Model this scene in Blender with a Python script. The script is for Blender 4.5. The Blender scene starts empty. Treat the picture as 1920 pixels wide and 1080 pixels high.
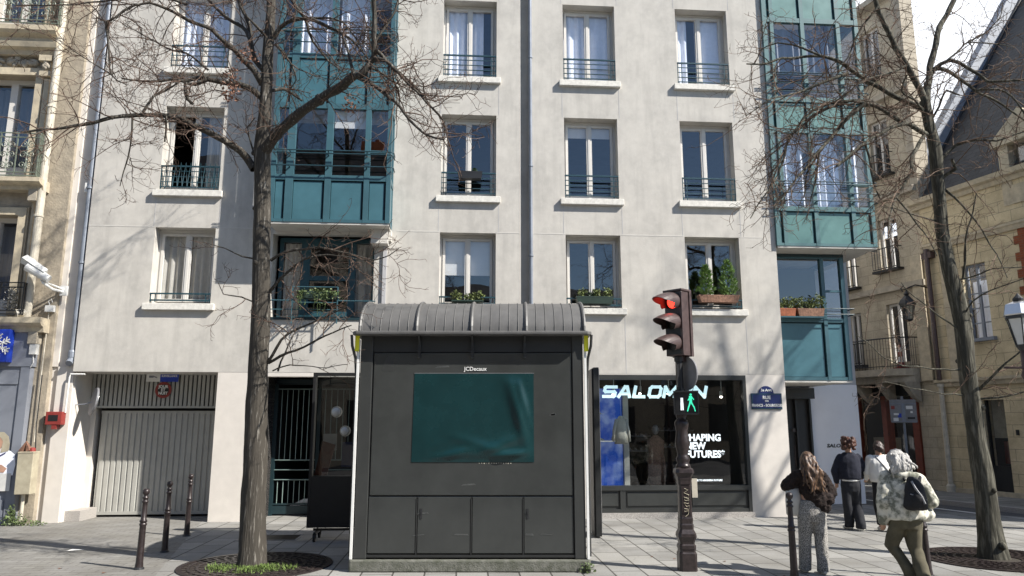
import bpy, bmesh, math, random
from mathutils import Vector, Matrix, noise, Quaternion
S = bpy.context.scene
COL = S.collection
R = math.radians
random.seed(11)

# ------------------------------------------------------------------ camera, sky, sun, exposure
cd = bpy.data.cameras.new('camera'); cam = bpy.data.objects.new('camera', cd); COL.objects.link(cam)
cam.location = (0, 0, 2.05); cam.rotation_euler = (R(90 + 10.45), 0, 0)
cd.sensor_width = 36; cd.lens = 36 * 1387 / 1920; cd.clip_start = .05; cd.clip_end = 3000
S.camera = cam
SUN_TO = Vector((2.15, -1, 2.13)).normalized()
SUN_EL = math.asin(SUN_TO.z); SUN_AZ = math.atan2(SUN_TO.x, SUN_TO.y)
w = bpy.data.worlds.new('World'); S.world = w; w.use_nodes = True
nt = w.node_tree; nt.nodes.clear()
def N(nt, t, **k):
    n = nt.nodes.new(t)
    for a, b in k.items(): setattr(n, a, b)
    return n
out = N(nt, 'ShaderNodeOutputWorld'); bg = N(nt, 'ShaderNodeBackground')
sky = N(nt, 'ShaderNodeTexSky', sky_type='NISHITA', sun_disc=False)
sky.sun_elevation = SUN_EL; sky.sun_rotation = SUN_AZ; sky.altitude = 60; sky.air_density = 1.0; sky.dust_density = .25; sky.ozone_density = 3.0
tc = N(nt, 'ShaderNodeTexCoord'); nz = N(nt, 'ShaderNodeTexNoise'); nz.inputs['Scale'].default_value = 2.6; nz.inputs['Detail'].default_value = 7
sep = N(nt, 'ShaderNodeSeparateXYZ')
# clouds: bright banks in the northern half of the sky, clear blue in the south
ma = N(nt, 'ShaderNodeMath', operation='MULTIPLY_ADD'); ma.inputs[1].default_value = .55
rp = N(nt, 'ShaderNodeMapRange'); rp.inputs['From Min'].default_value = .48; rp.inputs['From Max'].default_value = .78
mx = N(nt, 'ShaderNodeMixRGB'); mx.inputs[2].default_value = (9.5, 9.8, 10.4, 1)
l = nt.links.new
l(tc.outputs['Generated'], nz.inputs['Vector']); l(tc.outputs['Generated'], sep.inputs[0])
l(sep.outputs['Y'], ma.inputs[0]); l(nz.outputs['Fac'], ma.inputs[2]); l(ma.outputs[0], rp.inputs['Value'])
l(rp.outputs[0], mx.inputs[0]); l(sky.outputs[0], mx.inputs[1]); l(mx.outputs[0], bg.inputs[0]); l(bg.outputs[0], out.inputs[0])
bg.inputs[1].default_value = .08
ld = bpy.data.lights.new('sun', 'SUN'); ld.energy = 4.8; ld.angle = R(.53); ld.color = (1, .948, .865)
sun = bpy.data.objects.new('sun', ld); COL.objects.link(sun); sun.location = (30, -14, 30)
sun.rotation_euler = (-SUN_TO).to_track_quat('-Z', 'Y').to_euler()
S.view_settings.view_transform = 'Standard'; S.view_settings.look = 'None'; S.view_settings.gamma = 1
S.view_settings.exposure = .90
S.cycles.max_bounces = 8; S.cycles.transparent_max_bounces = 16

# ------------------------------------------------------------------ materials
MATS = {}
def base(name, col, rough=.6, metal=0., spec=.5):
    m = bpy.data.materials.new(name); m.use_nodes = True
    b = m.node_tree.nodes['Principled BSDF']
    b.inputs['Base Color'].default_value = (*col, 1); b.inputs['Roughness'].default_value = rough
    b.inputs['Metallic'].default_value = metal; b.inputs['Specular IOR Level'].default_value = spec
    MATS[name] = m
    return m, m.node_tree, b
def mat(name, col, rough=.6, metal=0., var=.12, scale=6., col2=None, bump=0., bscale=60., spec=.5, stretch=(1, 1, 1), rvar=.0, detail=6, lo=.35, hi=.65):
    """noise mottled paint / stone / cloth; col2 = second colour of the mottling"""
    m, t, b = base(name, col, rough, metal, spec)
    c = N(t, 'ShaderNodeTexCoord'); mp = N(t, 'ShaderNodeMapping'); mp.inputs['Scale'].default_value = stretch
    n = N(t, 'ShaderNodeTexNoise'); n.inputs['Scale'].default_value = scale; n.inputs['Detail'].default_value = detail; n.inputs['Roughness'].default_value = .62
    r = N(t, 'ShaderNodeValToRGB')
    c2 = col2 or tuple(x * (1 - var) for x in col); c1 = col if col2 else tuple(min(1, x * (1 + var)) for x in col)
    r.color_ramp.elements[0].color = (*c2, 1); r.color_ramp.elements[1].color = (*c1, 1)
    r.color_ramp.elements[0].position = lo; r.color_ramp.elements[1].position = hi
    k = t.links.new
    k(c.outputs['Object'], mp.inputs[0]); k(mp.outputs[0], n.inputs['Vector']); k(n.outputs['Fac'], r.inputs[0]); k(r.outputs[0], b.inputs['Base Color'])
    if rvar:
        q = N(t, 'ShaderNodeMapRange'); q.inputs['To Min'].default_value = max(0, rough - rvar); q.inputs['To Max'].default_value = min(1, rough + rvar)
        k(n.outputs['Fac'], q.inputs['Value']); k(q.outputs[0], b.inputs['Roughness'])
    if bump:
        n2 = N(t, 'ShaderNodeTexNoise'); n2.inputs['Scale'].default_value = bscale; n2.inputs['Detail'].default_value = 5
        k(mp.outputs[0], n2.inputs['Vector'])
        bp = N(t, 'ShaderNodeBump'); bp.inputs['Strength'].default_value = bump; bp.inputs['Distance'].default_value = .02
        k(n2.outputs['Fac'], bp.inputs['Height']); k(bp.outputs[0], b.inputs['Normal'])
    return m
def glass(name, tint=(.93, .96, .95), refl=.10, gain=1.6, rough=.0):
    m = bpy.data.materials.new(name); m.use_nodes = True; t = m.node_tree; t.nodes.clear(); k = t.links.new
    o = N(t, 'ShaderNodeOutputMaterial'); mix = N(t, 'ShaderNodeMixShader'); tr = N(t, 'ShaderNodeBsdfTransparent'); gl = N(t, 'ShaderNodeBsdfGlossy')
    tr.inputs[0].default_value = (*tint, 1); gl.inputs['Roughness'].default_value = rough
    fr = N(t, 'ShaderNodeLayerWeight'); fr.inputs[0].default_value = .5; pw = N(t, 'ShaderNodeMath', operation='POWER'); pw.inputs[1].default_value = 4.5; k(fr.outputs['Facing'], pw.inputs[0])
    a = N(t, 'ShaderNodeMath', operation='MULTIPLY_ADD'); a.inputs[1].default_value = gain; a.inputs[2].default_value = refl; a.use_clamp = True
    c = N(t, 'ShaderNodeTexCoord'); n = N(t, 'ShaderNodeTexNoise'); n.inputs['Scale'].default_value = 1.3; n.inputs['Detail'].default_value = 1
    bp = N(t, 'ShaderNodeBump'); bp.inputs['Strength'].default_value = .05; bp.inputs['Distance'].default_value = .05
    k(c.outputs['Object'], n.inputs['Vector']); k(n.outputs['Fac'], bp.inputs['Height']); k(bp.outputs[0], gl.inputs['Normal'])
    k(pw.outputs[0], a.inputs[0]); k(a.outputs[0], mix.inputs[0]); k(tr.outputs[0], mix.inputs[1]); k(gl.outputs[0], mix.inputs[2]); k(mix.outputs[0], o.inputs[0])
    MATS[name] = m
    return m
def emit(name, col, s):
    m, t, b = base(name, col, .5); b.inputs['Emission Color'].default_value = (*col, 1); b.inputs['Emission Strength'].default_value = s
    return m
def rgbmix(t, a, b, fac, mode='MIX'):
    q = N(t, 'ShaderNodeMixRGB', blend_type=mode)
    for i, v in ((0, fac), (1, a), (2, b)):
        if hasattr(v, 'node'): t.links.new(v, q.inputs[i])
        else: q.inputs[i].default_value = v if i == 0 else (*v, 1)
    return q.outputs[0]
def facade_mat(name, c1, c2, c3):
    m, t, b = base(name, c1, .9, spec=.2); k = t.links.new
    c = N(t, 'ShaderNodeTexCoord')
    def nz(sc, st, d=6, lo=.35, hi=.65):
        mp = N(t, 'ShaderNodeMapping'); mp.inputs['Scale'].default_value = st
        n = N(t, 'ShaderNodeTexNoise'); n.inputs['Scale'].default_value = sc; n.inputs['Detail'].default_value = d; n.inputs['Roughness'].default_value = .65
        q = N(t, 'ShaderNodeMapRange'); q.inputs['From Min'].default_value = lo; q.inputs['From Max'].default_value = hi
        k(c.outputs['Object'], mp.inputs[0]); k(mp.outputs[0], n.inputs['Vector']); k(n.outputs['Fac'], q.inputs['Value'])
        return q.outputs[0], n.outputs['Fac']
    f1, _ = nz(1.1, (1, 1, 1), 8)
    f2, _ = nz(4.2, (1, 1, .8), 9, .42, .70)
    f3, _ = nz(1.6, (2.2, 1, .22), 6, .5, .8)
    f4, raw = nz(38, (1, 1, 1), 3)
    o1 = rgbmix(t, c1, c2, f1)
    h = N(t, 'ShaderNodeMath', operation='MULTIPLY'); h.inputs[1].default_value = .6; k(f2, h.inputs[0])
    o2 = rgbmix(t, o1, c3, h.outputs[0])
    h2 = N(t, 'ShaderNodeMath', operation='MULTIPLY'); h2.inputs[1].default_value = .6; k(f3, h2.inputs[0])
    o3 = rgbmix(t, o2, tuple(x * .8 for x in c2), h2.outputs[0])
    k(o3, b.inputs['Base Color'])
    bp = N(t, 'ShaderNodeBump'); bp.inputs['Strength'].default_value = .25; bp.inputs['Distance'].default_value = .01
    k(raw, bp.inputs['Height']); k(bp.outputs[0], b.inputs['Normal'])
    return m
def blocks(name, c1, c2, mortar, bw, bh, gap=.012, axes=('X', 'Z'), off=.5, rough=.85, bump=.4, dirt=(.7, .68, .62), dfac=.5, spots=False):
    """coursed stone / slabs: brick pattern laid in the surface's own axes"""
    m, t, b = base(name, c1, rough, spec=.3); k = t.links.new
    c = N(t, 'ShaderNodeTexCoord'); sp = N(t, 'ShaderNodeSeparateXYZ'); cb = N(t, 'ShaderNodeCombineXYZ')
    k(c.outputs['Object'], sp.inputs[0]); k(sp.outputs[axes[0]], cb.inputs[0]); k(sp.outputs[axes[1]], cb.inputs[1])
    br = N(t, 'ShaderNodeTexBrick'); br.offset = off; br.squash = 1
    br.inputs['Color1'].default_value = (*c1, 1); br.inputs['Color2'].default_value = (*c2, 1); br.inputs['Mortar'].default_value = (*mortar, 1)
    br.inputs['Scale'].default_value = 1; br.inputs['Brick Width'].default_value = bw; br.inputs['Row Height'].default_value = bh
    br.inputs['Mortar Size'].default_value = gap; br.inputs['Mortar Smooth'].default_value = .2
    k(cb.outputs[0], br.inputs['Vector'])
    n = N(t, 'ShaderNodeTexNoise'); n.inputs['Scale'].default_value = 1.7; n.inputs['Detail'].default_value = 9; n.inputs['Roughness'].default_value = .68
    k(c.outputs['Object'], n.inputs['Vector'])
    q = N(t, 'ShaderNodeMapRange'); q.inputs['From Min'].default_value = .4; q.inputs['From Max'].default_value = .72; q.inputs['To Max'].default_value = dfac
    k(n.outputs['Fac'], q.inputs['Value'])
    n2 = N(t, 'ShaderNodeTexNoise'); n2.inputs['Scale'].default_value = 45; n2.inputs['Detail'].default_value = 4; k(c.outputs['Object'], n2.inputs['Vector'])
    q2 = N(t, 'ShaderNodeMapRange'); q2.inputs['From Min'].default_value = .3; q2.inputs['From Max'].default_value = .7; q2.inputs['To Min'].default_value = .86; q2.inputs['To Max'].default_value = 1.1
    k(n2.outputs['Fac'], q2.inputs['Value'])
    o = rgbmix(t, br.outputs['Color'], dirt, q.outputs[0], 'MULTIPLY')
    cc = N(t, 'ShaderNodeCombineXYZ')
    for i in range(3): k(q2.outputs[0], cc.inputs[i])
    o2 = rgbmix(t, o, cc.outputs[0], 1., 'MULTIPLY')
    if spots:       # chewing gum, oil and tyre marks trodden into the paving
        vo = N(t, 'ShaderNodeTexVoronoi'); vo.inputs['Scale'].default_value = 5.5; k(c.outputs['Object'], vo.inputs['Vector'])
        sp2 = N(t, 'ShaderNodeMapRange'); sp2.inputs['From Min'].default_value = .07; sp2.inputs['From Max'].default_value = .13; sp2.inputs['To Min'].default_value = .5; sp2.inputs['To Max'].default_value = 0
        k(vo.outputs['Distance'], sp2.inputs['Value']); o2 = rgbmix(t, o2, (.10, .098, .092), sp2.outputs[0])
        n3 = N(t, 'ShaderNodeTexNoise'); n3.inputs['Scale'].default_value = .55; n3.inputs['Detail'].default_value = 6; k(c.outputs['Object'], n3.inputs['Vector'])
        q3 = N(t, 'ShaderNodeMapRange'); q3.inputs['From Min'].default_value = .48; q3.inputs['From Max'].default_value = .66; q3.inputs['To Max'].default_value = .55
        k(n3.outputs['Fac'], q3.inputs['Value']); o2 = rgbmix(t, o2, (.62, .60, .57), q3.outputs[0], 'MULTIPLY')
    k(o2, b.inputs['Base Color'])
    bp = N(t, 'ShaderNodeBump'); bp.inputs['Strength'].default_value = bump; bp.inputs['Distance'].default_value = .008
    iv = N(t, 'ShaderNodeMath', operation='SUBTRACT'); iv.inputs[0].default_value = 1.; k(br.outputs['Fac'], iv.inputs[1]); k(iv.outputs[0], bp.inputs['Height']); k(bp.outputs[0], b.inputs['Normal'])
    return m
facade_mat('plaster', (.555, .53, .485), (.43, .412, .382), (.60, .575, .53))
mat('plaster_clean', (.64, .60, .55), .85, var=.05, scale=3, bump=.1)
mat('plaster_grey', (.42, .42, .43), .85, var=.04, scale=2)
mat('plaster_white', (.78, .78, .81), .8, var=.03, scale=2)
mat('bar_paint', (.22, .30, .28), .5, var=.1)
mat('teal_shade', (.022, .075, .098), .4, var=.1)  # loggia frame teal, with the bay's shade darkened into the colour
mat('offwhite', (.56, .54, .50), .8, var=.06, scale=4)
mat('sill_stone', (.66, .64, .59), .8, var=.12, scale=14, bump=.2)
mat('window_white', (.62, .60, .565), .4, var=.03)
mat('teal', (.046, .112, .138), .38, var=.10, scale=2.2, rvar=.06)
mat('teal_panel', (.056, .142, .175), .32, var=.12, scale=1.6, rvar=.08)
mat('teal_pale', (.105, .215, .205), .35, var=.14, scale=1.6, rvar=.08)
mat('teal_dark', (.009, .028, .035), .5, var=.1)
mat('teal_frame', (.085, .17, .178), .4, var=.08)
mat('railing_paint', (.020, .058, .075), .4, var=.1)
mat('dark_metal', (.018, .019, .021), .45, var=.15)
mat('kiosk_paint', (.036, .038, .037), .36, var=.07, scale=2.4, rvar=.08)
mat('kiosk_panel', (.040, .043, .042), .2, var=.14, scale=1.6, rvar=.10, spec=.55)
mat('kiosk_roof', (.105, .103, .100), .5, var=.14, scale=5, rvar=.1, stretch=(1, 1, .5))
mat('kiosk_scuff', (.060, .063, .062), .4, var=.3, scale=30)
mat('kiosk_dark', (.020, .021, .021), .5, var=.1)
mat('aluminium', (.62, .62, .63), .32, 1., var=.05)
mat('yellow', (.80, .78, .03), .5, var=.03)
mat('zinc', (.24, .265, .31), .6, .1, var=.1, scale=3)
mat('zinc_pipe', (.21, .235, .28), .5, .2, var=.12, scale=5)
mat('curtain', (.84, .87, .95), .9, var=.05, scale=8)
mat('curtain_beige', (.54, .51, .45), .9, var=.06, scale=8)
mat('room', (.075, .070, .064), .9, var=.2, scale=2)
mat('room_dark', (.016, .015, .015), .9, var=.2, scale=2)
mat('blind', (.70, .69, .66), .8, var=.03)
mat('garage_paint', (.36, .36, .335), .5, var=.07, scale=3)
mat('granite', (.34, .32, .30), .8, var=.35, scale=60, bump=.2)
mat('concrete', (.16, .16, .14), .9, var=.3, scale=9, bump=.5, col2=(.075, .08, .06))
mat('cast_iron', (.030, .022, .022), .36, .2, var=.3, scale=20, bump=.1, rvar=.1)
mat('iron_brown', (.072, .045, .042), .42, .1, var=.25, scale=14, rvar=.1)
mat('signal_brown', (.060, .038, .036), .4, 0, var=.2, scale=12, rvar=.1)
mat('rubber', (.012, .012, .012), .7, var=.1)
mat('white_paint', (.72, .72, .70), .5, var=.05)
mat('sign_blue', (.012, .022, .105), .3, var=.08)
mat('sign_green', (.02, .09, .05), .4)
mat('bright_blue', (.015, .05, .42), .35, var=.03)
mat('red_paint', (.24, .034, .028), .5, var=.12)
mat('black_print', (.012, .012, .013), .5)
mat('old_render', (.40, .345, .265), .9, col2=(.27, .235, .185), scale=4.5, bump=.5, bscale=22)
mat('old_stone', (.44, .39, .31), .85, col2=(.31, .275, .22), scale=5, bump=.3)
mat('pale_pipe', (.50, .46, .38), .55, var=.15, scale=6)
mat('green_iron', (.14, .165, .13), .5, var=.2, scale=20)
mat('shop_grey', (.20, .215, .25), .55, var=.06, scale=2)
mat('cabinet', (.46, .42, .31), .6, var=.14, scale=5, col2=(.34, .30, .22))
mat('terracotta', (.33, .105, .05), .75, var=.25, scale=18)
mat('terracotta_worn', (.24, .13, .085), .8, var=.4, scale=24)
mat('planter_dark', (.02, .04, .03), .5)
mat('leaf_conifer', (.12, .21, .04), .7, var=.4, scale=9)
mat('leaf_sedum', (.13, .16, .05), .7, var=.5, scale=12)
mat('leaf_dark', (.04, .075, .03), .6, var=.5, scale=12)
mat('leaf_ivy', (.10, .14, .05), .6, var=.5, scale=14)
mat('grass', (.10, .15, .034), .8, var=.4, scale=9)
mat('dry_leaf', (.17, .085, .055), .8, var=.4, scale=14)
mat('soil', (.035, .028, .02), .95, var=.3, scale=20)
mat('bark', (.23, .215, .19), .95, col2=(.058, .052, .044), scale=34, stretch=(1, 1, .09), bump=1., bscale=34, lo=.56, hi=.70, spec=.2)
mat('bark_light', (.19, .18, .145), .95, col2=(.050, .048, .038), scale=24, stretch=(1, 1, .11), bump=1., bscale=18, lo=.47, hi=.74, spec=.2)
mat('twig', (.10, .068, .052), .8, var=.3, scale=5, spec=.2)
mat('twig_pale', (.13, .09, .066), .8, var=.3, scale=5, spec=.2)
blocks('slabs', (.305, .30, .285), (.225, .223, .215), (.065, .062, .056), .78, .44, .013, ('Y', 'X'), .43, spots=True)
blocks('setts', (.245, .24, .225), (.205, .20, .19), (.155, .15, .14), .34, .17, .012, ('X', 'Y'), .5, bump=.25, dfac=.7, spots=True)
mat('asphalt', (.075, .076, .08), .9, var=.2, scale=30, bump=.4, bscale=120)
blocks('ashlar', (.70, .585, .385), (.62, .52, .345), (.34, .29, .21), .72, .34, .008, ('X', 'Z'), .5, dirt=(.55, .53, .5), dfac=.8)
blocks('ashlar_grey', (.55, .48, .36), (.48, .42, .325), (.33, .29, .23), .62, .33, .008, ('X', 'Z'), .5, dirt=(.55, .55, .54), dfac=.8)
blocks('brick', (.30, .085, .035), (.24, .065, .03), (.20, .12, .08), .22, .07, .008, ('X', 'Z'))
blocks('slate', (.046, .048, .054), (.028, .030, .034), (.012, .013, .015), .34, .20, .012, ('X', 'Y'), .5, rough=.6, dfac=.3)
mat('moulding', (.58, .50, .36), .85, col2=(.40, .345, .26), scale=5, bump=.25)
mat('wood_red', (.15, .028, .012), .4, var=.2, scale=6)
glass('window_glass', tint=(.95, .97, 1.), refl=.17, gain=.9)
glass('shop_glass', tint=(.82, .86, .86), refl=.08, gain=.9)
glass('case_glass', tint=(.55, .58, .58), refl=.10, gain=.9)
mat('lamp_glass', (.62, .62, .60), .25, var=.05)
emit('lit_red', (1, .035, .02), 2.2)
emit('lit_green', (.05, .70, .40), .6)
emit('lit_white', (.60, .80, .85), .62)
emit('lit_text', (.92, .95, 1.), .55)
emit('spot', (1, .93, .8), 6)
emit('backlit_blue', (.035, .12, .50), .28)
emit('dim_figure', (.85, .88, .9), .45)
mat('skin', (.46, .27, .19), .55, var=.05)
mat('poster_film', (.005, .029, .032), .27, var=.15, scale=1.5, rvar=.06, spec=.4)
mat('foam_grey', (.22, .22, .23), .6, .2)

# ------------------------------------------------------------------ mesh helpers
class MB:
    def __init__(s): s.v = []; s.f = []; s.M = None
    def add(s, vs, fs):
        o = len(s.v)
        if s.M is not None: vs = [s.M @ Vector(v) for v in vs]
        s.v += [tuple(v) for v in vs]; s.f += [tuple(i + o for i in f) for f in fs]
        return s
    def box(s, x0, x1, y0, y1, z0, z1):
        return s.add([(x0, y0, z0), (x1, y0, z0), (x1, y1, z0), (x0, y1, z0), (x0, y0, z1), (x1, y0, z1), (x1, y1, z1), (x0, y1, z1)],
                     [(0, 3, 2, 1), (4, 5, 6, 7), (0, 1, 5, 4), (1, 2, 6, 5), (2, 3, 7, 6), (3, 0, 4, 7)])
    def quad(s, a, b, c, d): return s.add([a, b, c, d], [(0, 1, 2, 3)])
    def tube(s, pts, rad, n=6, cap=True):
        pts = [Vector(p) for p in pts]; m = len(pts)
        if not hasattr(rad, '__len__'): rad = [rad] * m
        vs = []; up = None
        for i, p in enumerate(pts):
            t = (pts[min(i + 1, m - 1)] - pts[max(i - 1, 0)])
            if t.length < 1e-9: t = Vector((0, 0, 1))
            t.normalize()
            if up is None: up = Vector((0, 0, 1)) if abs(t.z) < .9 else Vector((1, 0, 0))
            a = t.cross(up)
            if a.length < 1e-6: a = t.orthogonal()
            a.normalize(); b = a.cross(t).normalized(); up = b
            for k in range(n):
                q = 2 * math.pi * k / n
                vs.append(p + (a * math.cos(q) + b * math.sin(q)) * rad[i])
        fs = [(i * n + k, i * n + (k + 1) % n, (i + 1) * n + (k + 1) % n, (i + 1) * n + k) for i in range(m - 1) for k in range(n)]
        if cap: fs += [tuple(range(n - 1, -1, -1)), tuple((m - 1) * n + k for k in range(n))]
        return s.add(vs, fs)
    def lathe(s, prof, n=16, c=(0, 0, 0), cap=True):
        """prof = [(r, z)] bottom to top round the z axis through c"""
        vs = [(c[0] + r * math.cos(2 * math.pi * k / n), c[1] + r * math.sin(2 * math.pi * k / n), c[2] + z) for r, z in prof for k in range(n)]
        m = len(prof)
        fs = [(i * n + k, i * n + (k + 1) % n, (i + 1) * n + (k + 1) % n, (i + 1) * n + k) for i in range(m - 1) for k in range(n)]
        if cap: fs += [tuple(range(n - 1, -1, -1)), tuple((m - 1) * n + k for k in range(n))]
        return s.add(vs, fs)
    def ell(s, c, r, n=12, m=8, M=None):
        vs = []; fs = []
        r = r if hasattr(r, '__len__') else (r, r, r)
        for i in range(m + 1):
            th = math.pi * i / m
            for k in range(n):
                ph = 2 * math.pi * k / n
                v = Vector((r[0] * math.sin(th) * math.cos(ph), r[1] * math.sin(th) * math.sin(ph), -r[2] * math.cos(th)))
                if M is not None: v = M @ v
                vs.append(v + Vector(c))
        fs = [(i * n + k, i * n + (k + 1) % n, (i + 1) * n + (k + 1) % n, (i + 1) * n + k) for i in range(m) for k in range(n)]
        return s.add(vs, fs)
    def prism(s, poly, d0, d1, axis='y'):
        """poly in (x,z) extruded along y, (y,z) along x or (x,y) along z"""
        def P(a, b, d): return {'y': (a, d, b), 'x': (d, a, b), 'z': (a, b, d)}[axis]
        n = len(poly)
        vs = [P(a, b, d0) for a, b in poly] + [P(a, b, d1) for a, b in poly]
        fs = [tuple(range(n)), tuple(range(2 * n - 1, n - 1, -1))] + [(i, i + n, (i + 1) % n + n, (i + 1) % n) for i in range(n)]
        return s.add(vs, fs)
    def loft(s, rings):
        n = len(rings[0]); m = len(rings)
        fs = [(i * n + k, i * n + (k + 1) % n, (i + 1) * n + (k + 1) % n, (i + 1) * n + k) for i in range(m - 1) for k in range(n)]
        fs += [tuple(range(n - 1, -1, -1)), tuple((m - 1) * n + k for k in range(n))]
        return s.add([v for r in rings for v in r], fs)
    def mesh(s, name):
        me = bpy.data.meshes.new(name); me.from_pydata(s.v, [], s.f); me.validate()
        b = bmesh.new(); b.from_mesh(me); bmesh.ops.recalc_face_normals(b, faces=b.faces); b.to_mesh(me); b.free()
        return me
    def build(s, name, m=None, parent=None, smooth=False, bevel=0, recalc=True):
        me = bpy.data.meshes.new(name); me.from_pydata(s.v, [], s.f)
        if recalc:
            b = bmesh.new(); b.from_mesh(me); bmesh.ops.recalc_face_normals(b, faces=b.faces); b.to_mesh(me); b.free()
        return link(name, me, m, parent, smooth, bevel)
def link(name, me, m=None, parent=None, smooth=False, bevel=0):
    o = bpy.data.objects.new(name, me); COL.objects.link(o)
    if m: me.materials.append(MATS[m])
    if parent: o.parent = parent
    if smooth: me.polygons.foreach_set('use_smooth', [True] * len(me.polygons))
    if bevel:
        q = o.modifiers.new('bevel', 'BEVEL'); q.width = bevel; q.segments = 2; q.limit_method = 'ANGLE'; q.angle_limit = R(40)
    return o
def box(name, m, parent, x0, x1, y0, y1, z0, z1, bevel=0): return MB().box(x0, x1, y0, y1, z0, z1).build(name, m, parent, bevel=bevel)
def tag(o, label=None, cat=None, group=None, kind=None):
    for k, v in (('label', label), ('category', cat), ('group', group), ('kind', kind)):
        if v: o[k] = v
    return o
def thing(name, label, cat, loc=(0, 0, 0), rz=0, group=None, rot=None):
    o = bpy.data.objects.new(name, None); COL.objects.link(o); o.empty_display_size = .2
    o.location = loc; o.rotation_euler = rot if rot else (0, 0, rz)
    return tag(o, label, cat, group)
def copy_tree(o, parent=None):
    c = o.copy(); COL.objects.link(c); c.parent = parent
    for ch in list(o.children): copy_tree(ch, c)
    return c
# facade frame: x along the front, y into the building, z up
FYAW = R(4.1); FD = 16.9
def FW(u, d=0, z=0): return Vector((u * math.cos(FYAW) - d * math.sin(FYAW), FD + u * math.sin(FYAW) + d * math.cos(FYAW), z))
def fthing(name, label, cat, u, d, z, group=None): return thing(name, label, cat, FW(u, d, z), FYAW, group)
# side street frame: x towards the viewer along the far row of houses, y into them
SYAW = math.atan2(-.944, .33)
def SW(s, d=0, z=0): return Vector((13.24 + s * .33 + d * .944, 24.05 - s * .944 + d * .33, z))
def sthing(name, label, cat, s, d, z, group=None): return thing(name, label, cat, SW(s, d, z), SYAW, group)
def text(name, body, size, m, parent, loc, rot=(R(90), 0, 0), depth=.004, shear=0, bold=0, align='CENTER', sx=1, spacing=1, line=1):
    c = bpy.data.curves.new(name, 'FONT'); c.body = body; c.size = size; c.extrude = depth; c.shear = shear; c.offset = bold
    c.align_x = align; c.align_y = 'CENTER'; c.space_character = spacing; c.space_line = line; c.resolution_u = 3
    o = bpy.data.objects.new(name, c); COL.objects.link(o)
    dg = bpy.context.evaluated_depsgraph_get(); me = bpy.data.meshes.new_from_object(o.evaluated_get(dg))
    bpy.data.objects.remove(o)
    for v in me.vertices: v.co.x *= sx
    me.materials.clear()
    o = link(name, me, m, parent); o.location = loc; o.rotation_euler = rot
    return o
def remesh(mb, vox, smooth=2, fold=0, ffreq=6, seed=0, stretch=(1, 1, 1)):
    """fuse overlapping closed shapes into one continuous skin, then add cloth folds"""
    me = mb.mesh('tmp'); o = bpy.data.objects.new('tmp', me); COL.objects.link(o)
    q = o.modifiers.new('r', 'REMESH'); q.mode = 'VOXEL'; q.voxel_size = vox
    if smooth:
        q = o.modifiers.new('s', 'SMOOTH'); q.factor = .5; q.iterations = smooth
    dg = bpy.context.evaluated_depsgraph_get(); r = bpy.data.meshes.new_from_object(o.evaluated_get(dg)); bpy.data.objects.remove(o)
    if fold:
        ns = [v.normal.copy() for v in r.vertices]
        for v, n in zip(r.vertices, ns):
            p = Vector((v.co.x * stretch[0], v.co.y * stretch[1], v.co.z * stretch[2])) * ffreq + Vector((seed, seed * 2, 0))
            v.co += n * fold * (noise.noise(p) + .5 * noise.noise(p * 2.1))
    return r
def wall(mb, u0, u1, z0, z1, holes, y0=0, t=.3, reveal=True):
    us = sorted({u0, u1} | {h for H in holes for h in H[:2] if u0 <= h <= u1}); zs = sorted({z0, z1} | {h for H in holes for h in H[2:4] if z0 <= h <= z1})
    for i in range(len(us) - 1):
        for j in range(len(zs) - 1):
            cu = (us[i] + us[i + 1]) / 2; cz = (zs[j] + zs[j + 1]) / 2
            if any(h[0] < cu < h[1] and h[2] < cz < h[3] for h in holes): continue
            mb.quad((us[i], y0, zs[j]), (us[i + 1], y0, zs[j]), (us[i + 1], y0, zs[j + 1]), (us[i], y0, zs[j + 1]))
    if reveal:
        for h in holes:
            a, b, c, d = h[:4]; tt = h[4] if len(h) > 4 else t
            if a > u0: mb.quad((a, y0, c), (a, y0, d), (a, y0 + tt, d), (a, y0 + tt, c))
            if b < u1: mb.quad((b, y0, d), (b, y0, c), (b, y0 + tt, c), (b, y0 + tt, d))
            if d < z1: mb.quad((a, y0, d), (b, y0, d), (b, y0 + tt, d), (a, y0 + tt, d))
            if c > z0: mb.quad((a, y0, c), (a, y0 + tt, c), (b, y0 + tt, c), (b, y0, c))
    return mb
# ------------------------------------------------------------------ ground
tag(MB().quad((-1500, -1500, -.09), (1500, -1500, -.09), (1500, 1500, -.09), (-1500, 1500, -.09)).build('road', 'asphalt'), kind='structure')
def slab(name, m, poly, z0, z1, rz=0):
    c, s = math.cos(-rz), math.sin(-rz)
    o = MB().prism([(x * c - y * s, x * s + y * c) for x, y in poly], z0, z1, 'z').build(name, m); o.rotation_euler.z = rz
    return tag(o, kind='structure')
slab('pavement', 'slabs', [(-2.6, 4), (-5.0, 11), (-6.78, 16.9), (-7, 18.2), (6, 19.5), (8.2, 20.6), (8.95, 19.95), (11.2, 17.6), (14, 14.4), (16, 10), (16, 4)], -.14, 0, FYAW)
slab('driveway', 'setts', [(-2.6, 4), (-5.0, 11), (-6.78, 16.9), (-7, 18.2), (-40, 15), (-40, 4)], -.14, -.002, FYAW)
slab('far_pavement', 'slabs', [(SW(s, d).x, SW(s, d).y) for s, d in ((-18, -2.4), (18, -2.4), (18, .3), (-18, .3))], -.14, .03, SYAW)
o = MB(); o.prism([(-18, -2.55), (18, -2.55), (18, -2.404), (-18, -2.404)], -.2, .034, 'z')
o = o.build('kerb', 'granite'); o.location = SW(0, 0, 0); o.rotation_euler.z = SYAW; tag(o, kind='structure')
o = MB()
for s in (-3, 7.5): o.box(s, s + 9.5, -3.55, -3.43, -.0895, -.085)
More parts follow.
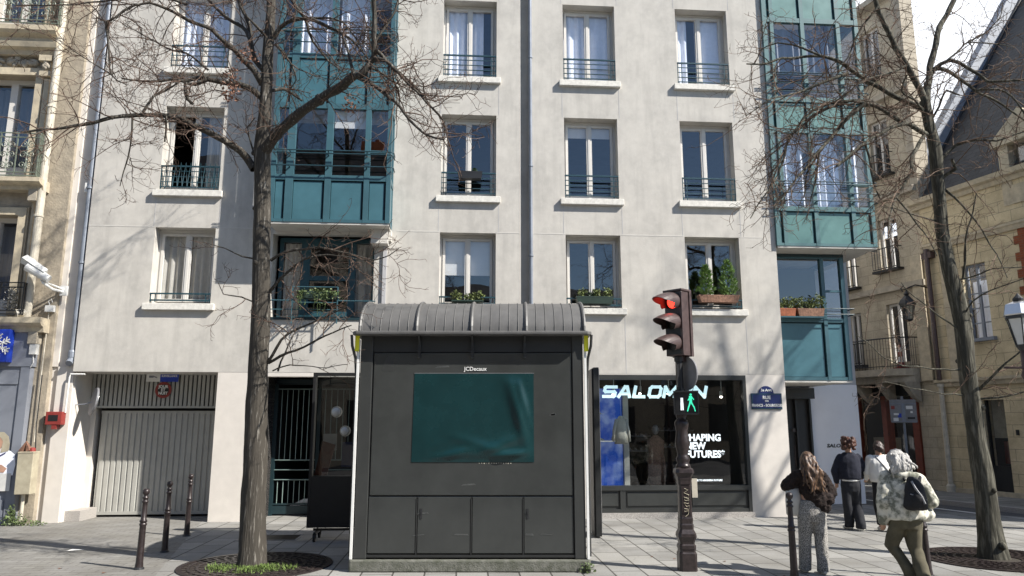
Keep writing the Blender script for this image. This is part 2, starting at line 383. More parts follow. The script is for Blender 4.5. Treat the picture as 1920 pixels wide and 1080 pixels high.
o = o.build('road_marking', 'white_paint'); o.location = SW(0, 0, 0); o.rotation_euler.z = SYAW; tag(o, kind='structure')

# ------------------------------------------------------------------ the plastered apartment building
B = thing('apartment_building', 'pale grey plastered apartment building with teal bays, a garage and a ground floor shop', 'building', FW(0, 0, 0), FYAW)
CX = ((-8.14, -6.80), (-1.69, -.38), (1.27, 2.58), (4.14, 5.47))
FL = ((4.72, 6.47), (7.36, 9.41), (10.38, 12.43), (13.3, 15.35))
holes = [(a, b, c, d, .3) for a, b in CX for c, d in FL]
holes += [(-5.45, -2.84, 7.45, 9.2, .3), (-5.45, -2.84, 10.5, 12.3, .3), (-5.45, -2.84, 13.4, 15.2, .3), (-5.5, -3.19, 4.41, 6.44, .5), (.21, .40, 3.25, 17, .16)]
m_ = wall(MB(), -9.61, 6.38, 3.19, 17, holes)
m_.quad((.21, .16, 3.25), (.40, .16, 3.25), (.40, .16, 17), (.21, .16, 17))
m_.quad((-9.61, 0, 3.19), (-9.61, 0, 17), (-9.61, .5, 17), (-9.61, .5, 3.19))
m_.quad((6.38, 0, 3.19), (6.38, 0, 17), (6.38, 2.6, 17), (6.38, 2.6, 3.19))
m_.quad((-9.61, 0, 3.19), (6.38, 0, 3.19), (6.38, 1.3, 3.19), (-9.61, 1.3, 3.19))
m_.quad((-9.61, 0, 17), (6.38, 0, 17), (6.38, 12, 17), (-9.61, 12, 17))
m_.build('wall', 'plaster', B, recalc=False)
m_ = wall(MB(), -6.52, 6.38, 0, 3.19, [(-5.5, -3.3, -.1, 3.1, 1.2), (1.81, 5.43, -.1, 3.172, .2)], y0=.004, t=.2)
m_.quad((6.38, .004, 0), (6.38, .004, 3.19), (6.38, 2.6, 3.19), (6.38, 2.6, 0)); m_.quad((-6.52, .004, 0), (-6.52, .004, 3.19), (-6.52, 1.3, 3.19), (-6.52, 1.3, 0))
m_.build('ground_floor_wall', 'plaster_clean', B, recalc=False)
MB().box(-10.13, -9.62, .16, 1.4, 0, 17).box(-9.98, -9.64, .1, .16, 0, 3.3).box(-10.13, -10.0, .12, .16, 3.3, 17).build('party_strip', 'plaster_clean', B)
# joints scored in the render
cuts = [-9.61] + [x for a, b in ((-8.14, -6.8), (-5.6, -2.7), (-1.69, -.38), (.2, .41), (1.27, 2.58), (4.14, 5.47)) for x in (a - .02, b + .02)] + [6.05]
for i in range(0, len(cuts), 2): MB().box(cuts[i], cuts[i + 1], -.004, .01, 6.472, 6.496).build('white_joint', 'offwhite', B)
m_ = MB()
for (a, b) in CX:
    for (c, d), (c2, d2) in zip(FL[:-1], FL[1:]):
        for u in (a - .04, b + .06): m_.box(u - .006, u + .006, -.003, .01, d + .02, c2 - .19)
    for u in (a - .04, b + .06):
        if a > 1 : m_.box(u - .006, u + .006, -.003, .01, 3.2, 4.53)
m_.build('expansion_joint', 'plaster_grey', B)
# rooms behind the glass
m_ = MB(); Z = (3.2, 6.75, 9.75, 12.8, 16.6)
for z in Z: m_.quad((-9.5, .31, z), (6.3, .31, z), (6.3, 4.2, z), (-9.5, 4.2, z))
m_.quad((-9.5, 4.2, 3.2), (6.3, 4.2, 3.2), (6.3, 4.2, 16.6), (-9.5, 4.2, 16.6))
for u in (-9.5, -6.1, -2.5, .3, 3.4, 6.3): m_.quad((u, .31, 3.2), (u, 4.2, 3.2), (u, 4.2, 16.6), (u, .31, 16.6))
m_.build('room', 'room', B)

def wavy(mb, u0, u1, z0, z1, y, amp=.03, per=.16, flare=0):
    n = max(6, int((u1 - u0) / per * 6)); vs = []
    for i in range(n + 1):
        t = i / n; u = u0 + (u1 - u0) * t
        a = amp * (math.sin(2 * math.pi * (u - u0) / per + 1.7 * noise.noise(Vector((u * 3, y, z0)))))
        vs += [(u, y + a * .7, z1), (u + flare * (t - .5), y + a * 1.2, z0)]
    mb.add(vs, [(2 * i, 2 * i + 1, 2 * i + 3, 2 * i + 2) for i in range(n)])
    return mb
def window(a, b, c, d, curtain=None, blind=0, lead=0, y=.28):
    f = MB(); w_ = .055; mid = (a + b) / 2
    f.box(a, a + w_, y, y + .08, c, d).box(b - w_, b, y, y + .08, c, d).box(a + w_, b - w_, y, y + .08, d - w_ * 1.2, d).box(a + w_, b - w_, y, y + .08, c, c + w_)
    e = w_ + .012
    for p, q in ((a + e, mid - .004), (mid + .004, b - e)):
        f.box(p, p + .062, y - .02, y + .05, c + e, d - e - .01).box(q - .062, q, y - .02, y + .05, c + e, d - e - .01)
        f.box(p + .062, q - .062, y - .02, y + .05, c + e, c + e + .075).box(p + .062, q - .062, y - .02, y + .05, d - e - .07, d - e - .01)
    f.box(mid - .028, mid + .028, y - .034, y - .021, c + e, d - e - .01)
    f.box(a + .3, b - .3, y - .012, y - .001, d - w_ + .005, d - .01)
    W = f.build('window', 'window_white', B)
    for p, q in ((a + e + .062, mid - .066), (mid + .066, b - e - .062)):
        if (a, c) == (CX[0][0], FL[1][0]) and p < mid: continue     # this sash stands open
        MB().quad((p, y + .015, c + .14), (q, y + .015, c + .14), (q, y + .015, d - .14), (p, y + .015, d - .14)).build('pane', 'window_glass', W)
    for k in (curtain or []):
        p, q = k[:2]; wavy(MB(), a + (b - a) * p, a + (b - a) * q, c + .1, d - .1, y + .10, k[3] if len(k) > 3 else .03, k[4] if len(k) > 4 else .17).build('curtain', k[2], W)
    if blind: MB().box(a + .07, b - .07, y + .085, y + .10, d - blind, d - .08).build('blind', 'blind', W)
    return W
C = 'curtain'
CUR = {(0, 0): [(.02, .5, 'curtain_beige', .035, .15), (.55, .98, 'curtain_beige', .035, .15)], (0, 1): [(.66, .99, 'curtain_beige')], (0, 2): [(.05, .95, C)],
       (1, 2): [(.03, .48, C), (.52, .76, C)], (2, 2): [(.05, .45, C, .03, .2), (.5, .97, C, .02, .3)], (3, 2): [(.02, .3, C), (.45, .95, C, .015, .4)],
       (2, 1): [], (0, 3): [(.1, .9, C)], (1, 3): [(.1, .9, C)]}
BL = {(1, 0): .95, (2, 1): .38}
for i, (a, b) in enumerate(CX):
    for j, (c, d) in enumerate(FL):
        window(a, b, c, d, CUR.get((i, j)), BL.get((i, j), 0))
        MB().box(a - .11, b + .10, -.095, .2, c - .16, c - .012).build('sill', 'sill_stone', B, bevel=.008)
        r = MB(); hh = (.22, .58, .58, .58)[j]; y = .02
        rails = (hh,) + ((hh - .14, .06) if j == 0 else (hh - .12, hh - .25, hh - .38, .08))
        for k, h in enumerate(rails): r.box(a + .005, b - .005, y - (.02 if k == 0 else .01), y + (.02 if k == 0 else .01), c + h - (.016 if k == 0 else .008), c + h + (.016 if k == 0 else .008))
        for u in (a + .02, a + .12, b - .12, b - .02): r.box(u - .009, u + .009, y - .009, y + .009, c + .03, c + hh - .017)
        if j == 0:
            for k in range(3): r.box(a + .12 + (b - a - .24) * (k + 1) / 4 - .008, a + .12 + (b - a - .24) * (k + 1) / 4 + .008, y - .008, y + .008, c + .06, c + hh - .14)
        if (i, j) == (0, 1):
            for k in range(12): r.tube([(a + .06 + k * .11, y, c + .1), (a + .12 + k * .11, y - .02, c + .66), (a + .17 + k * .11, y, c + .12)], .012, 4)
        r.build('window_railing', 'railing_paint', B)

# drainpipes
def downpipe(u, y, z0, z1, r, m, shoe=True, clips=()):
    p = MB(); p.tube([(u, y, z0 + .1), (u, y, z1)], r, 12)
    if shoe: p.tube([(u, y, z0 + .12), (u - .01, y - .02, z0 + .02), (u, y - .09, z0 - .04)], [r * 1.25, r * 1.35, r * 1.3], 12).lathe([(r * 1.5, 0), (r * 1.5, .12), (r * 1.15, .16)], 12, (u, y, z0 + .1))
    for z in clips: p.lathe([(r * 1.02, 0), (r * 1.35, .01), (r * 1.35, .05), (r * 1.02, .06)], 12, (u, y, z)).box(u - .02, u + .02, y, y + .15, z + .015, z + .045)
    return p.build('downpipe', m, B, smooth=False)
downpipe(.445, -.055, 3.3, 17, .042, 'zinc_pipe', False, (5.9, 8.1, 10.9, 13.5))
downpipe(-9.70, .06, 3.4, 17, .055, 'zinc_pipe', True, (5.6, 7.35, 10.2, 13.2))
box('pipe_clip', 'white_paint', B, -9.80, -9.72, .03, .12, 7.28, 7.5)

# ------------------------------------------------------------------ teal bays
def bay(u0, u1, y, yb, levels, posts, panel_m, frame_m, gl, side_back, curtains=(), rails=(), dark='teal_dark'):
    z0 = levels[0][0]; z1 = levels[-1][1]; f = MB()
    edges = [(u0, u0 + .11)] + [(p - w_ / 2, p + w_ / 2) for p, w_ in posts] + [(u1 - .10, u1)]
    for a, b in edges: f.box(a, b, y, y + .12, z0, z1)
    for i in range(len(edges) - 1):
        a, b = edges[i][1], edges[i + 1][0]
        for za, zb, kind in levels: f.box(a, b, y + .006, y + .11, za, za + .07).box(a, b, y + .006, y + .11, zb - .055, zb - .002)
        if i in (0, len(edges) - 2):
            for za, zb, kind in levels:
                if kind == 'glass': f.box(a, b, y + .01, y + .10, za + .62, za + .68)
    for sx in ((u0 + .004, u1 - .004) if yb - y > .2 else (u1 - .004,)):        # side faces
        d = .10 if sx < (u0 + u1) / 2 else -.10
        a, b = sorted((sx, sx + d)); back = yb if d > 0 else side_back
        for za, zb, kind in levels: f.box(a, b, y + .12, back, za, za + .07).box(a, b, y + .12, back, zb - .055, zb - .002)
        f.box(a, b, back - .1, back, z0 + .07, z1)
    W = f.build('bay_window', frame_m, B)
    for i in range(len(edges) - 1):
        a, b = edges[i][1], edges[i + 1][0]
        for za, zb, kind in levels:
            if kind == 'panel':
                MB().box(a, b, y + .085, y + .095, za + .07, zb - .055).build('panel_backing', dark, W)
                MB().box(a + .012, b - .045, y + .035, y + .08, za + .075, zb - .085).build('spandrel_panel', panel_m, W)
            else: MB().quad((a, y + .06, za + .07), (b, y + .06, za + .07), (b, y + .06, zb - .055), (a, y + .06, zb - .055)).build('pane', gl, W)
    for sx, back in (((u0 + .03, yb), (u1 - .03, side_back)) if yb - y > .2 else ((u1 - .03, side_back),)):
        for za, zb, kind in levels:
            if kind == 'panel': MB().box(sx - .01, sx + .01, y + .12, back - .1, za + .07, zb - .055).build('side_panel', panel_m, W)
            else: MB().quad((sx, y + .12, za + .07), (sx, back - .1, za + .07), (sx, back - .1, zb - .055), (sx, y + .12, zb - .055)).build('side_pane', gl, W)
    for k in curtains:
        q = wavy(MB(), *k[:4], y + .28, .035, .19); q.build('curtain', k[4], W)
    MB().box(u0 + .02, u1 - .02, y + .02, side_back - .002, z0 - .045, z0 - .003).build('soffit', 'offwhite', W)
    for a, b, z, last in rails:
        g = MB()
        yy = y - .13
        pts = [(a, yy, z), (b, yy, z)] + ([(b + .06, yy + .05, z), (b + .06, y + .2, z)] if last else [])
        g.tube(pts, .014, 6)
        for p, w_ in posts: g.box(p - .012, p + .012, yy, y - .002, z - .012, z + .012)
        g.build('bay_rail', 'railing_paint', W)
    return W
bay(-5.47, -2.80, -.70, 0, [(6.47, 7.50, 'panel'), (7.50, 9.22, 'glass'), (9.22, 10.45, 'panel'), (10.45, 12.25, 'glass'), (12.25, 13.4, 'panel'), (13.4, 15.2, 'glass'), (15.2, 16.6, 'panel')],
    [(-5.05, .17), (-4.20, .14), (-3.34, .12)], 'teal_panel', 'teal', 'window_glass', 0,
    [(-5.0, -4.3, 10.5, 12.2, 'curtain'), (-4.1, -3.4, 10.5, 12.2, 'curtain'), (-5.4, -3.4, 13.4, 15.2, 'curtain')],
    [(-5.4, -2.80, z, True) for z in (7.74, 8.03, 8.10)] + [(-5.4, -2.80, z, True) for z in (10.72, 10.98, 11.06)])
box('bay_blind', 'blind', B, -4.12, -3.42, -.55, -.53, 8.75, 9.16)
bay(6.385, 8.90, -.07, 0, [(6.28, 7.20, 'panel'), (7.20, 9.22, 'glass'), (9.22, 10.04, 'panel'), (10.04, 12.2, 'glass'), (12.2, 13.1, 'panel'), (13.1, 15.0, 'glass'), (15.0, 16.6, 'panel')],
    [(6.62, .09), (7.42, .10), (8.36, .10)], 'teal_pale', 'teal_frame', 'window_glass', 2.6,
    [(6.7, 7.3, 7.3, 9.1, 'curtain'), (7.5, 8.2, 7.3, 9.1, 'curtain'), (8.45, 8.7, 7.3, 9.1, 'curtain'), (6.7, 8.2, 10.9, 12.1, 'shop_grey')],
    [(6.45, 8.9, z, True) for z in (7.38, 7.58, 7.80, 7.86)] + [(6.45, 8.9, z, True) for z in (10.2, 10.42, 10.64, 10.70)])
MB().quad((6.4, 1.2, 6.4), (8.8, 1.2, 6.4), (8.8, 1.2, 16.5), (6.4, 1.2, 16.5)).build('bay_room', 'room', B)
# first floor corner bay, set back under it
f = MB(); Y = .65
f.box(8.25, 8.35, Y - .06, Y + .06, 3.10, 6.22).box(7.74, 7.83, Y - .06, Y + .06, 3.10, 6.22).box(6.385, 6.44, Y - .05, Y + .06, 3.10, 6.22)
for z, h in ((3.10, .08), (4.52, .10), (6.12, .09)):
    f.box(6.44, 7.74, Y - .05, Y + .05, z, z + h).box(7.83, 8.25, Y - .05, Y + .05, z, z + h)
f.box(7.83, 8.25, Y - .03, Y + .05, 5.28, 5.33)
f.box(8.25, 8.345, Y + .06, 2.6, 3.10, 3.18).box(8.25, 8.345, Y + .06, 2.6, 4.52, 4.62).box(8.25, 8.345, Y + .06, 2.6, 6.12, 6.22).box(8.25, 8.345, 2.5, 2.6, 3.18, 4.52)
f.box(6.4, 7.68, Y - .30, Y - .06, 4.60, 4.63)
W = f.build('corner_bay', 'teal', B)
MB().box(6.455, 7.695, Y - .02, Y + .03, 3.19, 4.49).build('spandrel_panel', 'teal_panel', W)
MB().box(7.845, 8.20, Y - .02, Y + .03, 3.19, 4.49).build('spandrel_panel', 'teal_panel', W)
MB().box(8.29, 8.32, Y + .06, 2.5, 3.18, 4.52).build('side_panel', 'teal_panel', W)
MB().box(6.44, 8.25, Y + .035, Y + .05, 3.18, 4.52).build('panel_backing', 'teal_dark', W)
MB().quad((6.44, Y, 4.62), (7.74, Y, 4.62), (7.74, Y, 6.12), (6.44, Y, 6.12)).build('pane', 'window_glass', W)
MB().quad((7.83, Y, 4.62), (8.25, Y, 4.62), (8.25, Y, 6.12), (7.83, Y, 6.12)).build('pane', 'window_glass', W)
MB().quad((8.31, Y + .06, 4.62), (8.31, 2.5, 4.62), (8.31, 2.5, 6.12), (8.31, Y + .06, 6.12)).build('side_pane', 'window_glass', W)
MB().box(6.39, 8.34, Y - .04, 2.59, 3.05, 3.095).build('soffit', 'offwhite', W)
MB().box(6.385, 8.35, Y - .08, Y + .3, 6.16, 6.225).build('lintel', 'teal_dark', W)
for z in (4.70, 4.84): MB().tube([(7.7, Y - .2, z), (8.45, Y - .2, z), (8.45, Y + .1, z)], .013, 6).build('bay_rail', 'railing_paint', W)
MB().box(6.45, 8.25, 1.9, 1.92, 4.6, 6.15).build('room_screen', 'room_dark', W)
# recessed corner entrance
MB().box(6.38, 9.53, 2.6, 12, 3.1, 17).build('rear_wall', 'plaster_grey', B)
MB().box(8.2, 9.53, 2.59, 11, 0, 3.1).build('entrance_wall', 'plaster_white', B)
f = MB(); f.box(6.385, 8.2, 2.3, 2.6, 2.72, 3.0); f.box(6.4, 6.5, 2.2, 2.6, 0, 2.72)
for u in (7.35, 7.45, 7.72, 8.1): f.box(u, u + .05, 2.45, 2.55, 0, 2.7)
D = f.build('entrance_door', 'dark_metal', B)
box('door_leaf', 'black_print', D, 6.5, 8.2, 2.56, 2.6, 0, 2.72)
MB().tube([(7.6, 2.38, 1.0), (7.6, 2.38, 1.5)], .015, 8).box(7.58, 7.66, 2.40, 2.45, 1.85, 1.95).build('handle', 'cast_iron', D)
text('wall_lettering', 'SALOMON', .125, 'black_print', B, (8.57, 2.583, 1.49), shear=.18, bold=.004, sx=1.25, align='LEFT')

# ------------------------------------------------------------------ garage, gate, shop
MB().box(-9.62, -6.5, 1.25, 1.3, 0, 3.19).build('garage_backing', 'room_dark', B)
g = MB(); u = -9.70
while u < -6.58:
    g.box(u, u + .066, .92, .97, 2.47, 3.19); u += .098
g.box(-9.75, -6.53, .91, .975, 2.42, 2.47).build('ventilation_grille', 'garage_paint', B)
MB().box(-9.625, -9.50, 1.0, 1.25, .0, 2.42).build('garage_jamb', 'plaster_clean', B)
box('garage_plinth', 'granite', B, -9.62, -9.3, .30, 1.2, 0, .215)
f = MB(); f.box(-9.40, -6.66, 1.08, 1.12, .05, 2.36)
u = -9.36
while u < -6.78:
    f.prism([(u, 1.08), (u + .015, 1.057), (u + .095, 1.057), (u + .11, 1.08)], .12, 2.30, 'z'); u += .128
f.box(-9.40, -6.66, 1.05, 1.08, .05, .12).box(-9.40, -6.66, 1.05, 1.08, 2.30, 2.36)
f.build('garage_door', 'garage_paint', B)
f = MB(); f.box(-5.5, -3.3, .34, .5, 2.98, 3.1); f.box(-5.5, -5.42, .24, .32, 0, 2.98).box(-4.5, -4.42, .24, .32, 0, 2.98).box(-3.4, -3.32, .24, .32, 0, 2.98)
for z in (.24, .78, 1.0, 1.22, 2.85): f.box(-5.42, -4.5, .25, .30, z, z + .035).box(-4.42, -3.4, .25, .30, z, z + .035)
f.box(-5.42, -4.5, .26, .29, .04, .22).box(-4.42, -3.4, .26, .29, .04, .22)
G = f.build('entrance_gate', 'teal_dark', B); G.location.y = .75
g = MB()
for a, b in ((-5.42, -4.5), (-4.42, -3.4)):
    n = 7
    for k in range(n):
        u = a + (b - a) * (k + .7) / (n + .4); g.tube([(u, .275, .26), (u, .275, .78)], .009, 5).tube([(u, .275, 1.25), (u, .275, 2.86)], .009, 5)
    for z in (.80, 1.02, 1.24, 2.87): g.tube([(a, .245, z), (b, .245, z)], .008, 5)
g.build('gate_bar', 'bar_paint', G)
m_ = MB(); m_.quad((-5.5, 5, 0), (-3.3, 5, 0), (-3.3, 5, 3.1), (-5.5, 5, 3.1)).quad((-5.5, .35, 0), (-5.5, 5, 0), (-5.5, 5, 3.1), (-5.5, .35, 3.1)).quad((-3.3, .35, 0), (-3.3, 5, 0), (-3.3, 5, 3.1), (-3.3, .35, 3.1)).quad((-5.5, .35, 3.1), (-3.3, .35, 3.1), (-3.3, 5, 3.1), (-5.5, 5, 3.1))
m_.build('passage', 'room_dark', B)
# loggia window under the left bay
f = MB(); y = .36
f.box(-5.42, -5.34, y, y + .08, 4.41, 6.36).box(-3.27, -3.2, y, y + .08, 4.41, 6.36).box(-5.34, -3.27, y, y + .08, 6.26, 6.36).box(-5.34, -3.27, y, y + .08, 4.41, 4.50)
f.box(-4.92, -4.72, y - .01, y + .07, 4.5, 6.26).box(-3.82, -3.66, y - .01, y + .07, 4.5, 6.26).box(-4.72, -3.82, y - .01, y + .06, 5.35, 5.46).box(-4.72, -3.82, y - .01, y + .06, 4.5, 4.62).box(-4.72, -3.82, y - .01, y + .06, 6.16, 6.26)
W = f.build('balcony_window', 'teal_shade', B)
for a, b in ((-5.34, -4.92), (-4.72, -3.82), (-3.66, -3.27)): MB().quad((a, y + .04, 4.5), (b, y + .04, 4.5), (b, y + .04, 6.26), (a, y + .04, 6.26)).build('pane', 'window_glass', W)
for a, b in ((-5.32, -4.94), (-3.66, -3.28)): wavy(MB(), a, b, 4.52, 6.25, y + .14, .03, .13).build('curtain', 'curtain_beige', W)
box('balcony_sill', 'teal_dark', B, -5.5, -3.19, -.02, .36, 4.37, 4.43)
g = MB(); g.tube([(-5.5, -.10, 4.80), (-4.9, -.10, 4.80)], .014, 6).tube([(-3.95, -.10, 4.80), (-3.12, -.10, 4.80)], .014, 6)
for u in (-4.92, -3.93): g.box(u - .012, u + .012, -.34, -.316, 4.25, 5.08).box(u - .012, u + .012, -.34, .05, 4.40, 4.43).box(u - .01, u + .01, -.34, -.1, 4.79, 4.81)
for z in (5.07, 4.72): g.tube([(-4.92, -.33, z), (-3.93, -.33, z)], .013, 6)
g.box(-5.46, -3.95, -.02, 0, 4.60, 4.62)
g.build('balcony_railing', 'teal', B)
MB().box(-3.24, -2.86, -.34, 0, 6.10, 6.46).box(-2.86, -2.80, -.2, 0, 6.2, 6.46).build('corbel', 'offwhite', B)
MB().box(-2.985, -2.90, -.05, 0, 3.6, 6.10).build('cable_duct', 'plaster_grey', B)
MB().box(-5.5, -3.19, -.02, .16, 6.36, 6.45).build('loggia_beam', 'offwhite', B)

SF = MB()
a, b = 1.81, 5.43
SF.box(a, a + .06, -.03, .12, .12, 3.17).box(b - .075, b, -.03, .12, .12, 3.17).box(a + .06, b - .075, -.03, .12, 3.06, 3.17).box(a + .06, b - .075, -.03, .14, .60, .70).box(a + .06, b - .075, -.02, .12, .12, .20)
SF.box(a + .06, b - .075, .03, .10, .20, .60)
for u in (2.42, 3.9): SF.box(u, u + .12, -.018, .03, .20, .60)
SH = SF.build('shop_front', 'kiosk_paint', B)
for p, q in ((1.90, 2.38), (2.58, 3.86), (4.06, 5.31)):
    MB().box(p, q, .008, .028, .26, .55).build('base_panel', 'kiosk_panel', SH, bevel=.006)
MB().quad((a + .06, .05, .70), (b - .075, .05, .70), (b - .075, .05, 3.06), (a + .06, .05, 3.06)).build('pane', 'shop_glass', SH)
box('shop_plinth', 'granite', B, a - .01, b + .03, -.06, .02, 0, .118)
m_ = MB(); m_.quad((a, 5, 0), (b, 5, 0), (b, 5, 3.2), (a, 5, 3.2)).quad((a, .15, 0), (a, 5, 0), (a, 5, 3.2), (a, .15, 3.2)).quad((b, .15, 0), (b, 5, 0), (b, 5, 3.2), (b, .15, 3.2)).quad((a, .15, 3.16), (b, .15, 3.16), (b, 5, 3.16), (a, 5, 3.16))
m_.quad((a, .15, .55), (b, .15, .55), (b, 5, .4), (a, 5, .4))
m_.build('shop_interior', 'room_dark', B)
LT = {'S': [[(1, .98), (.1, .98), (0, .88), (0, .6), (.1, .5), (.9, .5), (1, .4), (1, .12), (.9, .02), (0, .02)]], 'A': [[(0, 0), (.42, 1), (.62, 1), (1, 0)], [(.2, .3), (.82, .3)]], 'L': [[(0, 1), (0, 0), (.95, 0)]],
      'O': [[(.15, 0), (0, .18), (0, .82), (.15, 1), (.85, 1), (1, .82), (1, .18), (.85, 0), (.15, 0)]], 'M': [[(0, 0), (0, 1), (.5, .25), (1, 1), (1, 0)]], 'N': [[(0, 0), (0, 1), (1, 0), (1, 1)]]}
def lettering(word, x, z, h, w_, gap, th, shear, m, parent, y):
    q = MB(); n = 0
    for ch in word:
        for line in LT[ch]:
            for a, b in zip(line[:-1], line[1:]):
                A = Vector((x + a[0] * w_ + shear * a[1] * h, z + a[1] * h)); C_ = Vector((x + b[0] * w_ + shear * b[1] * h, z + b[1] * h)); d = (C_ - A).normalized(); p = Vector((-d.y, d.x)) * th / 2
                A -= d * th * .42; C_ += d * th * .42; n += 1; o_ = (n % 5) * .0012
                q.prism([tuple(A + p), tuple(A - p), tuple(C_ - p), tuple(C_ + p)], y - o_, y + .02)
        x += w_ + gap
    return q.build('shop_lettering', m, parent)
lettering('SALOMON', 2.12, 2.68, .225, .255, .098, .070, .24, 'lit_white', SH, .14)
t_ = text('window_slogan', 'SHAPING\nNEW\nFUTURES*', .215, 'lit_text', SH, (3.98, .11, 1.56), bold=.008, align='LEFT', sx=.95, line=.86)
text('window_small_print', 'WELCOME TO MODERN FUTURE', .055, 'lit_text', SH, (4.4, .11, .80), bold=.002)
# shop display (seen through the pane)
def sthg(*a): return fthing(*a)
t = fthing('backlit_display', 'tall blue backlit panel of clouds standing in the shop window', 'display panel', 2.36, .95, .55)
box('screen', 'backlit_blue', t, -.55, .35, -.02, .02, 0, 2.35)
m_ = MATS['backlit_blue']; tt = m_.node_tree; c = N(tt, 'ShaderNodeTexCoord'); n = N(tt, 'ShaderNodeTexNoise'); n.inputs['Scale'].default_value = 2.2; n.inputs['Detail'].default_value = 8
r_ = N(tt, 'ShaderNodeValToRGB'); r_.color_ramp.elements[0].color = (.012, .06, .34, 1); r_.color_ramp.elements[1].color = (.36, .45, .62, 1); r_.color_ramp.elements[0].position = .47; r_.color_ramp.elements[1].position = .78
tt.links.new(c.outputs['Object'], n.inputs['Vector']); tt.links.new(n.outputs['Fac'], r_.inputs[0]); bb = tt.nodes['Principled BSDF']; tt.links.new(r_.outputs[0], bb.inputs['Emission Color']); tt.links.new(r_.outputs[0], bb.inputs['Base Color'])
box('frame', 'offwhite', t, .37, .50, -.06, .06, 0, 2.4)
f = MB().box(-.5, .3, -.35, -.03, 1.10, 1.125); f.build('shelf', 'lamp_glass', t)
def shoe(mb, x, y, z, rz=0, s=1):
    M = Matrix.Translation((x, y, z)) @ Matrix.Rotation(rz, 4, 'Z') @ Matrix.Scale(s, 4)
    mb.M = M
    rings = []
    for t_, w_, h in ((-.14, .028, .05), (-.12, .036, .105), (-.06, .036, .10), (.0, .042, .065), (.07, .046, .05), (.12, .038, .035), (.145, .02, .02)):
        rings.append([(t_, w_ * math.cos(q), h / 2 + h / 2 * math.sin(q)) for q in [2 * math.pi * k / 8 for k in range(8)]])
    mb.loft(rings); mb.M = None
    return mb
t = fthing('jacket_display', 'pale hooded jacket hanging before the blue panel in the shop window', 'jacket', 2.62, .62, 2.25)
q = MB(); q.loft([[(r1 * math.cos(k * math.pi / 5), r2 * math.sin(k * math.pi / 5), z) for k in range(10)] for r1, r2, z in ((.17, .06, -.65), (.15, .07, -.4), (.14, .06, -.15), (.05, .05, 0))])
q.tube([(-.1, 0, -.08), (-.17, 0, -.35), (-.19, 0, -.6)], [.045, .04, .03], 8).tube([(.1, 0, -.08), (.17, 0, -.35), (.19, 0, -.6)], [.045, .04, .03], 8)
q.build('jacket', 'curtain_beige', t, smooth=True); MB().tube([(0, 0, -.02), (0, .05, .65)], .004, 5).build('hanger_wire', 'aluminium', t)
for i, (u, d, z, r) in enumerate(((2.10, .75, 1.68, .3), (2.55, .75, 1.68, -.2), (2.02, .72, 2.3, .2))):
    o = shoe(MB(), 0, 0, 0, 0, 1.0).build('shoe', 'curtain_beige', None, smooth=True); o.location = FW(u, d, z - .0); o.rotation_euler.z = FYAW + r
    tag(o, ('cream walking shoe at the left end of the lower glass shelf', 'cream walking shoe on the lower glass shelf beside the jacket', 'cream walking shoe on the short upper shelf')[i], 'shoe', 'shoes on show in the shop')
box('upper_shelf', 'lamp_glass', None, -.2, .2, -.12, .12, -.012, 0).location = FW(2.02, .72, 2.3)
o = bpy.data.objects['upper_shelf']; o.rotation_euler.z = FYAW; tag(o, 'short glass shelf high on the blue shop panel', 'shelf')
for i in range(13):
    u = 2.85 + i * .19 + (.05 if i % 2 else 0)
    o = shoe(MB(), 0, 0, 0, 0, .8).build('shoe', ('offwhite', 'shop_grey', 'leaf_dark', 'terracotta_worn')[i % 4], None, smooth=True); o.location = FW(u, .42, .56); o.rotation_euler.z = FYAW + random.uniform(-.6, 2.4)
    tag(o, 'low shoe in the row along the shop window floor', 'shoe', 'shoes along the window floor')
for i, (u, z, w_) in enumerate(((3.0, 1.75, 1.1), (3.0, 1.35, 1.1), (4.3, 1.9, 1.0), (4.3, 1.45, 1.0))):
    t = fthing('display_shelf', ('upper dark shelf of shoes on the left in the shop', 'lower dark shelf of shoes on the left in the shop', 'upper dark shelf of shoes on the right in the shop', 'lower dark shelf of shoes on the right in the shop')[i], 'shelf', u, 3.6, z, 'shelves of shoes in the shop')
    box('board', 'foam_grey', t, 0, w_, 0, .3, -.03, 0)
    q = MB()
    for k in range(7): shoe(q, .08 + k * w_ / 7.2, .12, 0, 1.2, .7)
    q.build('shoe_row', 'offwhite' if i % 2 else 'foam_grey', t, smooth=True)
for i, (u, d, z) in enumerate(((2.5, .8, 2.75), (3.3, 1.4, 2.8), (3.9, 1.0, 2.78), (4.6, 1.6, 2.85), (5.1, .7, 2.7), (3.6, 2.6, 2.9), (4.9, 2.8, 2.9))):
    t = fthing('spotlight', 'small white ceiling spotlight inside the shop', 'spotlight', u, d, z, 'ceiling spotlights in the shop')
    MB().tube([(0, 0, .4), (0, 0, .12)], .008, 5).tube([(0, .02, .13), (-.03, -.05, 0)], [.035, .04], 10).build('spot_body', 'white_paint', t)
    MB().tube([(-.0301, -.051, 0), (-.032, -.055, -.006)], [.033, .033], 10).build('bulb', 'spot', t)
t = fthing('mannequin', 'dark draped mannequin standing inside the shop', 'mannequin', 3.72, 1.7, .5)
q = MB(); q.loft([[(r1 * math.cos(k * math.pi / 6), r2 * math.sin(k * math.pi / 6), z) for k in range(12)] for r1, r2, z in ((.2, .14, .0), (.24, .15, .5), (.2, .13, .85), (.22, .14, 1.15), (.06, .06, 1.28))]); q.build('coat', 'terracotta_worn', t, smooth=True)
q = MB(); q.ell((0, 0, 1.42), (.085, .1, .12)); q.build('head', 'foam_grey', t, smooth=True)

